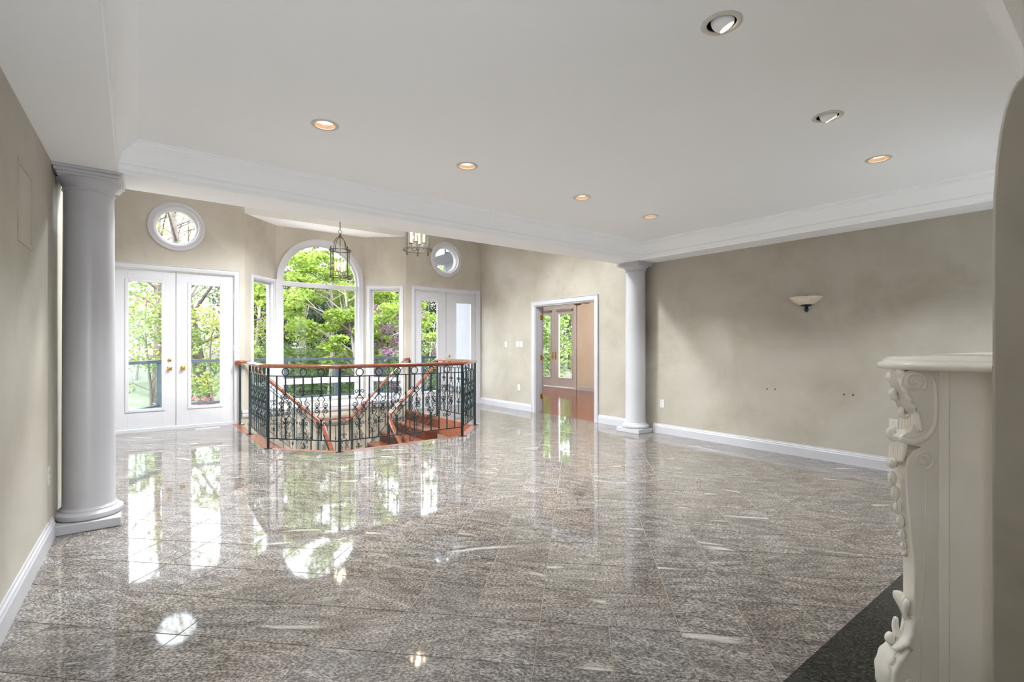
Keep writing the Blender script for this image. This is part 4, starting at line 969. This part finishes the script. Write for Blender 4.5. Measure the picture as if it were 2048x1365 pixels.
# ------------------------------------------------------------------ outside: deck, wing of the house, hillside, trees
struct('deck', MB().prism([(-.75,YB+TK),(6.1,YB+TK),(6.1,11.06),(.33,11.06)],-.25,-.06), M['deck'])
struct('wall_wing', MB().box(XR-.02,XR+.02,YB+TK,10.62,-3,3.3).box(XR-.02,7.6,10.6,10.75,-3,3.3).box(7.45,7.6,10.6,12.8,-3,3.3), M['siding'])
wing = bpy.data.objects['wall_wing']
for k in range(9): obj('soffit_board', MB().box(5.35+k*.085,5.43+k*.085,YB+TK+.02,10.9,3.30,3.32), M['siding'], wing)
obj('fascia', MB().box(5.31,5.345,YB+TK+.02,10.9,3.26,3.46), M['siding'], wing)
dr = empty('deck_railing', (2.5,11,-.06), label='grey metal deck railing with glass panels outside the windows', cat='railing')
do_ = Vector((2.5,11,-.06))
def DRP(name, mb, m): mb.v = [(x-do_.x,y-do_.y,z-do_.z) for x,y,z in mb.v]; return obj(name, mb, m, dr)
dpts = [(-.63,9.32),(-.14,10.16),(.35,11.0),(1.42,11.0),(2.48,11.0),(3.53,11.0),(4.6,11.0),(5.65,11.0),(6.08,11.0)]
for x,y in dpts: DRP('post', MB().box(x-.03,x+.03,y-.03,y+.03,-.06,.97), M['deck_metal'])
for (ax,ay),(bx_,by) in zip(dpts[:-1],dpts[1:]):
    d_ = Vector((bx_-ax,by-ay,0)); nn = Vector((-d_.y,d_.x,0)).normalized()
    def bar(z0,z1,t): 
        return MB().extr([Vector((ax,ay,z0))-nn*t,Vector((ax,ay,z0))+nn*t,Vector((ax,ay,z1))+nn*t,Vector((ax,ay,z1))-nn*t], d_)
    DRP('top_rail', bar(.965,1.02,.035), M['deck_metal']); DRP('bottom_rail', bar(.17,.215,.02), M['deck_metal']); DRP('glass_panel', bar(.215,.965,.004), M['deck_glass'])
# hillside
gx = np.linspace(-35,70,80); gy = np.linspace(9.6,85,60); gv = []; gf = []
def gz(x,y):
    t = max(0,(y-13)/14); u_ = max(0,(x-8)/10)
    return -3+3.2*min(t,1.6)**1.1+1.4*min(u_,1.5)+max(0,y-30)*.2+.25*math.sin(x*.7+y*.4)+.15*math.sin(x*1.7-y*.9)
for y in gy:
    for x in gx: gv.append((x,y,gz(x,y)))
for j in range(len(gy)-1):
    for i in range(len(gx)-1): k = j*len(gx)+i; gf.append((k,k+1,k+1+len(gx),k+len(gx)))
struct('ground', MB().add(gv,gf), M['grass'], smooth=True)['label'] = 'sloping scrubby hillside behind the house'
def leaves(name, centres, radii, n, size, m, parent, flat=.6):
    cs = np.array(centres); rs = np.array(radii); idx = rng.integers(0,len(cs),n)
    d_ = rng.normal(size=(n,3)); d_ /= np.linalg.norm(d_,axis=1)[:,None]; rad = rng.random(n)**.45
    p = cs[idx]+d_*(rad*rs[idx])[:,None]*np.array([1,1,flat])
    u_ = rng.normal(size=(n,3)); u_[:,2] *= .5; u_ /= np.linalg.norm(u_,axis=1)[:,None]
    w_ = rng.normal(size=(n,3)); v_ = np.cross(u_,w_); v_ /= np.linalg.norm(v_,axis=1)[:,None]
    s_ = size*(.6+.8*rng.random(n))[:,None]
    V = np.stack([p-u_*s_,p+v_*s_*.55,p+u_*s_,p-v_*s_*.55],1).reshape(-1,3)
    me = bpy.data.meshes.new(name); me.vertices.add(4*n); me.vertices.foreach_set('co',V.ravel())
    me.loops.add(4*n); me.loops.foreach_set('vertex_index',np.arange(4*n)); me.polygons.add(n)
    me.polygons.foreach_set('loop_start',np.arange(0,4*n,4)); me.polygons.foreach_set('loop_total',np.full(n,4)); me.update(); me.validate()
    me.materials.append(m); return obj(name, me, None, parent)
def tree(name, label, base, hgt, r0, lean, nb, spread, crown, lsz, n, mleaf, mbark, cat='tree', group='trees on the hillside', blob=.9, low=.3, flat=.6):
    root = empty(name, base, label=label, cat=cat, group=group)
    ctrl = [Vector((lean*t*t*hgt*.15+.12*math.sin(t*5+base[0]),.1*math.sin(t*4+base[1]),t*hgt)) for t in np.linspace(0,1,9)]
    if r0 > 0: obj('trunk', MB().tube(ctrl,[r0*(1-.8*t) for t in np.linspace(0,1,9)],8), mbark, root, smooth=True)
    cs = []; rs = []; br = MB()
    for k in range(nb):
        t = low+(1-low)*(k+.5)/nb; an = k*2.4+base[0]; p0 = ctrl[0].lerp(ctrl[-1],0); i = t*8; i0 = min(int(i),7); p0 = ctrl[i0].lerp(ctrl[i0+1],i-i0)
        ln = spread*(1.05-.65*abs(t-.45))*(.7+.6*rng.random()); dirv = Vector((math.cos(an),math.sin(an),.35+.3*rng.random()))
        p1 = p0+dirv*ln*.55+Vector((0,0,.05*ln)); p2 = p0+dirv*ln
        if r0 > 0: br.tube([p0,p1,p2],[r0*.32*(1-t*.5),r0*.2*(1-t*.5),r0*.07],5)
        for q in (.45,.75,1.0,1.1):
            c = p0.lerp(p2,q)+Vector(rng.normal(0,.22*spread/2,3)); cs.append(tuple(c)); rs.append(crown*(.6+.7*rng.random()))
        if r0 > 0:
            for q in range(3):
                e = p1.lerp(p2,.3*q)+Vector(rng.normal(0,.35,3))*ln*.4; br.tube([p1.lerp(p2,.3*q),e],[r0*.09,r0*.03],4)
    if r0 > 0: obj('branches', br, mbark, root)
    if n: tag(leaves('foliage', cs, rs, n, lsz, mleaf, root, flat), kind='stuff')
    return root
def G0(px, Y):                                            # where a bearing through the picture meets a given depth
    t = math.atan((px-1024)/985)+R(37.45); return math.tan(t)*Y
def base(px, Y): x = G0(px,Y); return (x,Y,gz(x,Y)-.05)
# through the bay: bright maple, two grey trunks, dark evergreens behind, redbud to the right
tree('maple_tree','bright yellow-green maple filling the arched window',base(655,17),6.9,.13,.2,20,2.6,.46,.056,26000,M['maple'],M['pale_bark'],low=.46,flat=.4)
tree('maple_tree','bright yellow-green maple partly behind the right casing of the arch',base(706,15.5),5.8,.11,-.2,14,2.0,.42,.054,13000,M['maple'],M['pale_bark'],low=.45,flat=.4)
tree('maple_tree','pale maple high in the left of the arched window',base(600,21),8.0,.14,.1,16,2.3,.46,.058,9000,M['maple'],M['pale_bark'],low=.55,flat=.45)
tree('redbud_tree','pink flowering redbud seen through the right bay window',base(775,15),4.9,.08,.2,14,1.3,.3,.045,3800,M['redbud'],M['bark'],low=.4,blob=.5)
tree('maple_tree','green maple seen through the right bay window',base(757,19),7.4,.11,0,16,2.2,.46,.058,13000,M['maple'],M['bark'],low=.4,flat=.45)
EV = [(560,27,4.4),(612,25,4.2),(668,26,4.6),(720,25,4.6),(775,24,4.8),(835,23,5.2),(880,22,5.0),(500,28,4.0)]
EL = ['far left of the arched window','left of the two grey trunks','between the two grey trunks','right of the grey trunks','behind the redbud','behind the left corner door pane','beyond the far corner doors','behind the left bay window']
for (px,Y,hh),l in zip(EV,EL):
    tree('evergreen_tree','dark evergreen '+l,base(px,Y),hh,.12,0,16,1.7,.65,.065,11000,M['darkleaf'],M['bark'],low=.05,flat=.9)
for (px,Y,hh),l in zip([(590,19.5,2.6),(640,18.5,2.2),(690,20,2.4),(548,20,2.4),(745,18,2.6),(858,17,4.2),(800,18,3.0)],
                       ['under the left of the arch','under the middle of the arch','under the right of the arch','below the left bay window','below the redbud','outside the left pane of the corner doors','below the right bay window']):
    tree('shrub','mid-green shrub on the bank '+l,base(px,Y),hh,.06,.3,11,1.5,.6,.06,3600,M['midleaf'],M['pale_bark'],'shrub','shrubs on the bank',low=.1)
# left doors: dark leaning trunks and thin spring leaves
tree('oak_tree','dark leaning trunk in the right pane of the left doors',base(404,19),9.5,.23,-.9,16,2.8,.7,.055,2600,M['yellow'],M['bark'],low=.2)
tree('oak_tree','grey forked trunk in the left pane of the left doors',base(308,23),9.5,.2,.3,16,3.0,.8,.06,3000,M['yellow'],M['bark'],low=.25)
tree('oak_tree','slim trunk left of the dark leaning one',base(388,25),8.5,.09,-.2,14,2.2,.7,.055,1500,M['yellow'],M['bark'],low=.2)
tree('young_tree','light green young tree low in the left door pane',base(292,18),4.6,.05,.2,14,1.5,.5,.05,3600,M['midleaf'],M['bark'],low=.3)
tree('young_tree','yellow-green young tree low in the right door pane',base(432,17.5),4.2,.05,-.2,13,1.3,.45,.05,3000,M['yellow'],M['bark'],low=.25)
tree('young_tree','thin pale tree seen through the left bay window',base(515,20),7.2,.08,.1,16,1.8,.5,.05,1600,M['yellow'],M['pale_bark'],low=.2)
tree('young_tree','thin bare-branched tree seen in the left round window',base(352,27),11.5,.15,.1,26,2.8,.8,.05,1200,M['darkleaf'],M['bark'],low=.4)
tree('red_shrub','low red-leaved shrub beyond the deck, right pane of the left doors',(1.15,12.6,-1.9),1.6,.03,0,9,.8,.4,.045,1800,M['redleaf'],M['bark'],'shrub','shrubs by the deck',low=.3)
for (px,Y,hh),l in zip([(270,26,5),(340,28,5),(445,27,5.2),(235,24,5)],['behind the left door pane','between the left door panes','behind the right door pane','behind the left column']):
    tree('young_tree','hazy pale green woodland tree '+l,base(px,Y),hh,.08,.2,16,2.0,.7,.055,1700,M['midleaf'],M['pale_bark'],low=.1)
# outside the next room
for (x,y,hh,mm,l) in ((15.5,16.8,7,'midleaf','mid-green tree outside the right leaf of the next room doors'),(15.2,18.6,7,'maple','bright green tree outside the left leaf of the next room doors'),(19,21,8,'darkleaf','dark tree farther behind the next room doors'),(18.5,19,8,'darkleaf','dark tree between the two green ones beyond the next room')):
    tree('garden_tree',l,(x,y,gz(x,y)-.05),hh,.13,0,16,2.2,.8,.09,7000,M[mm],M['bark'],low=.05,flat=.8)
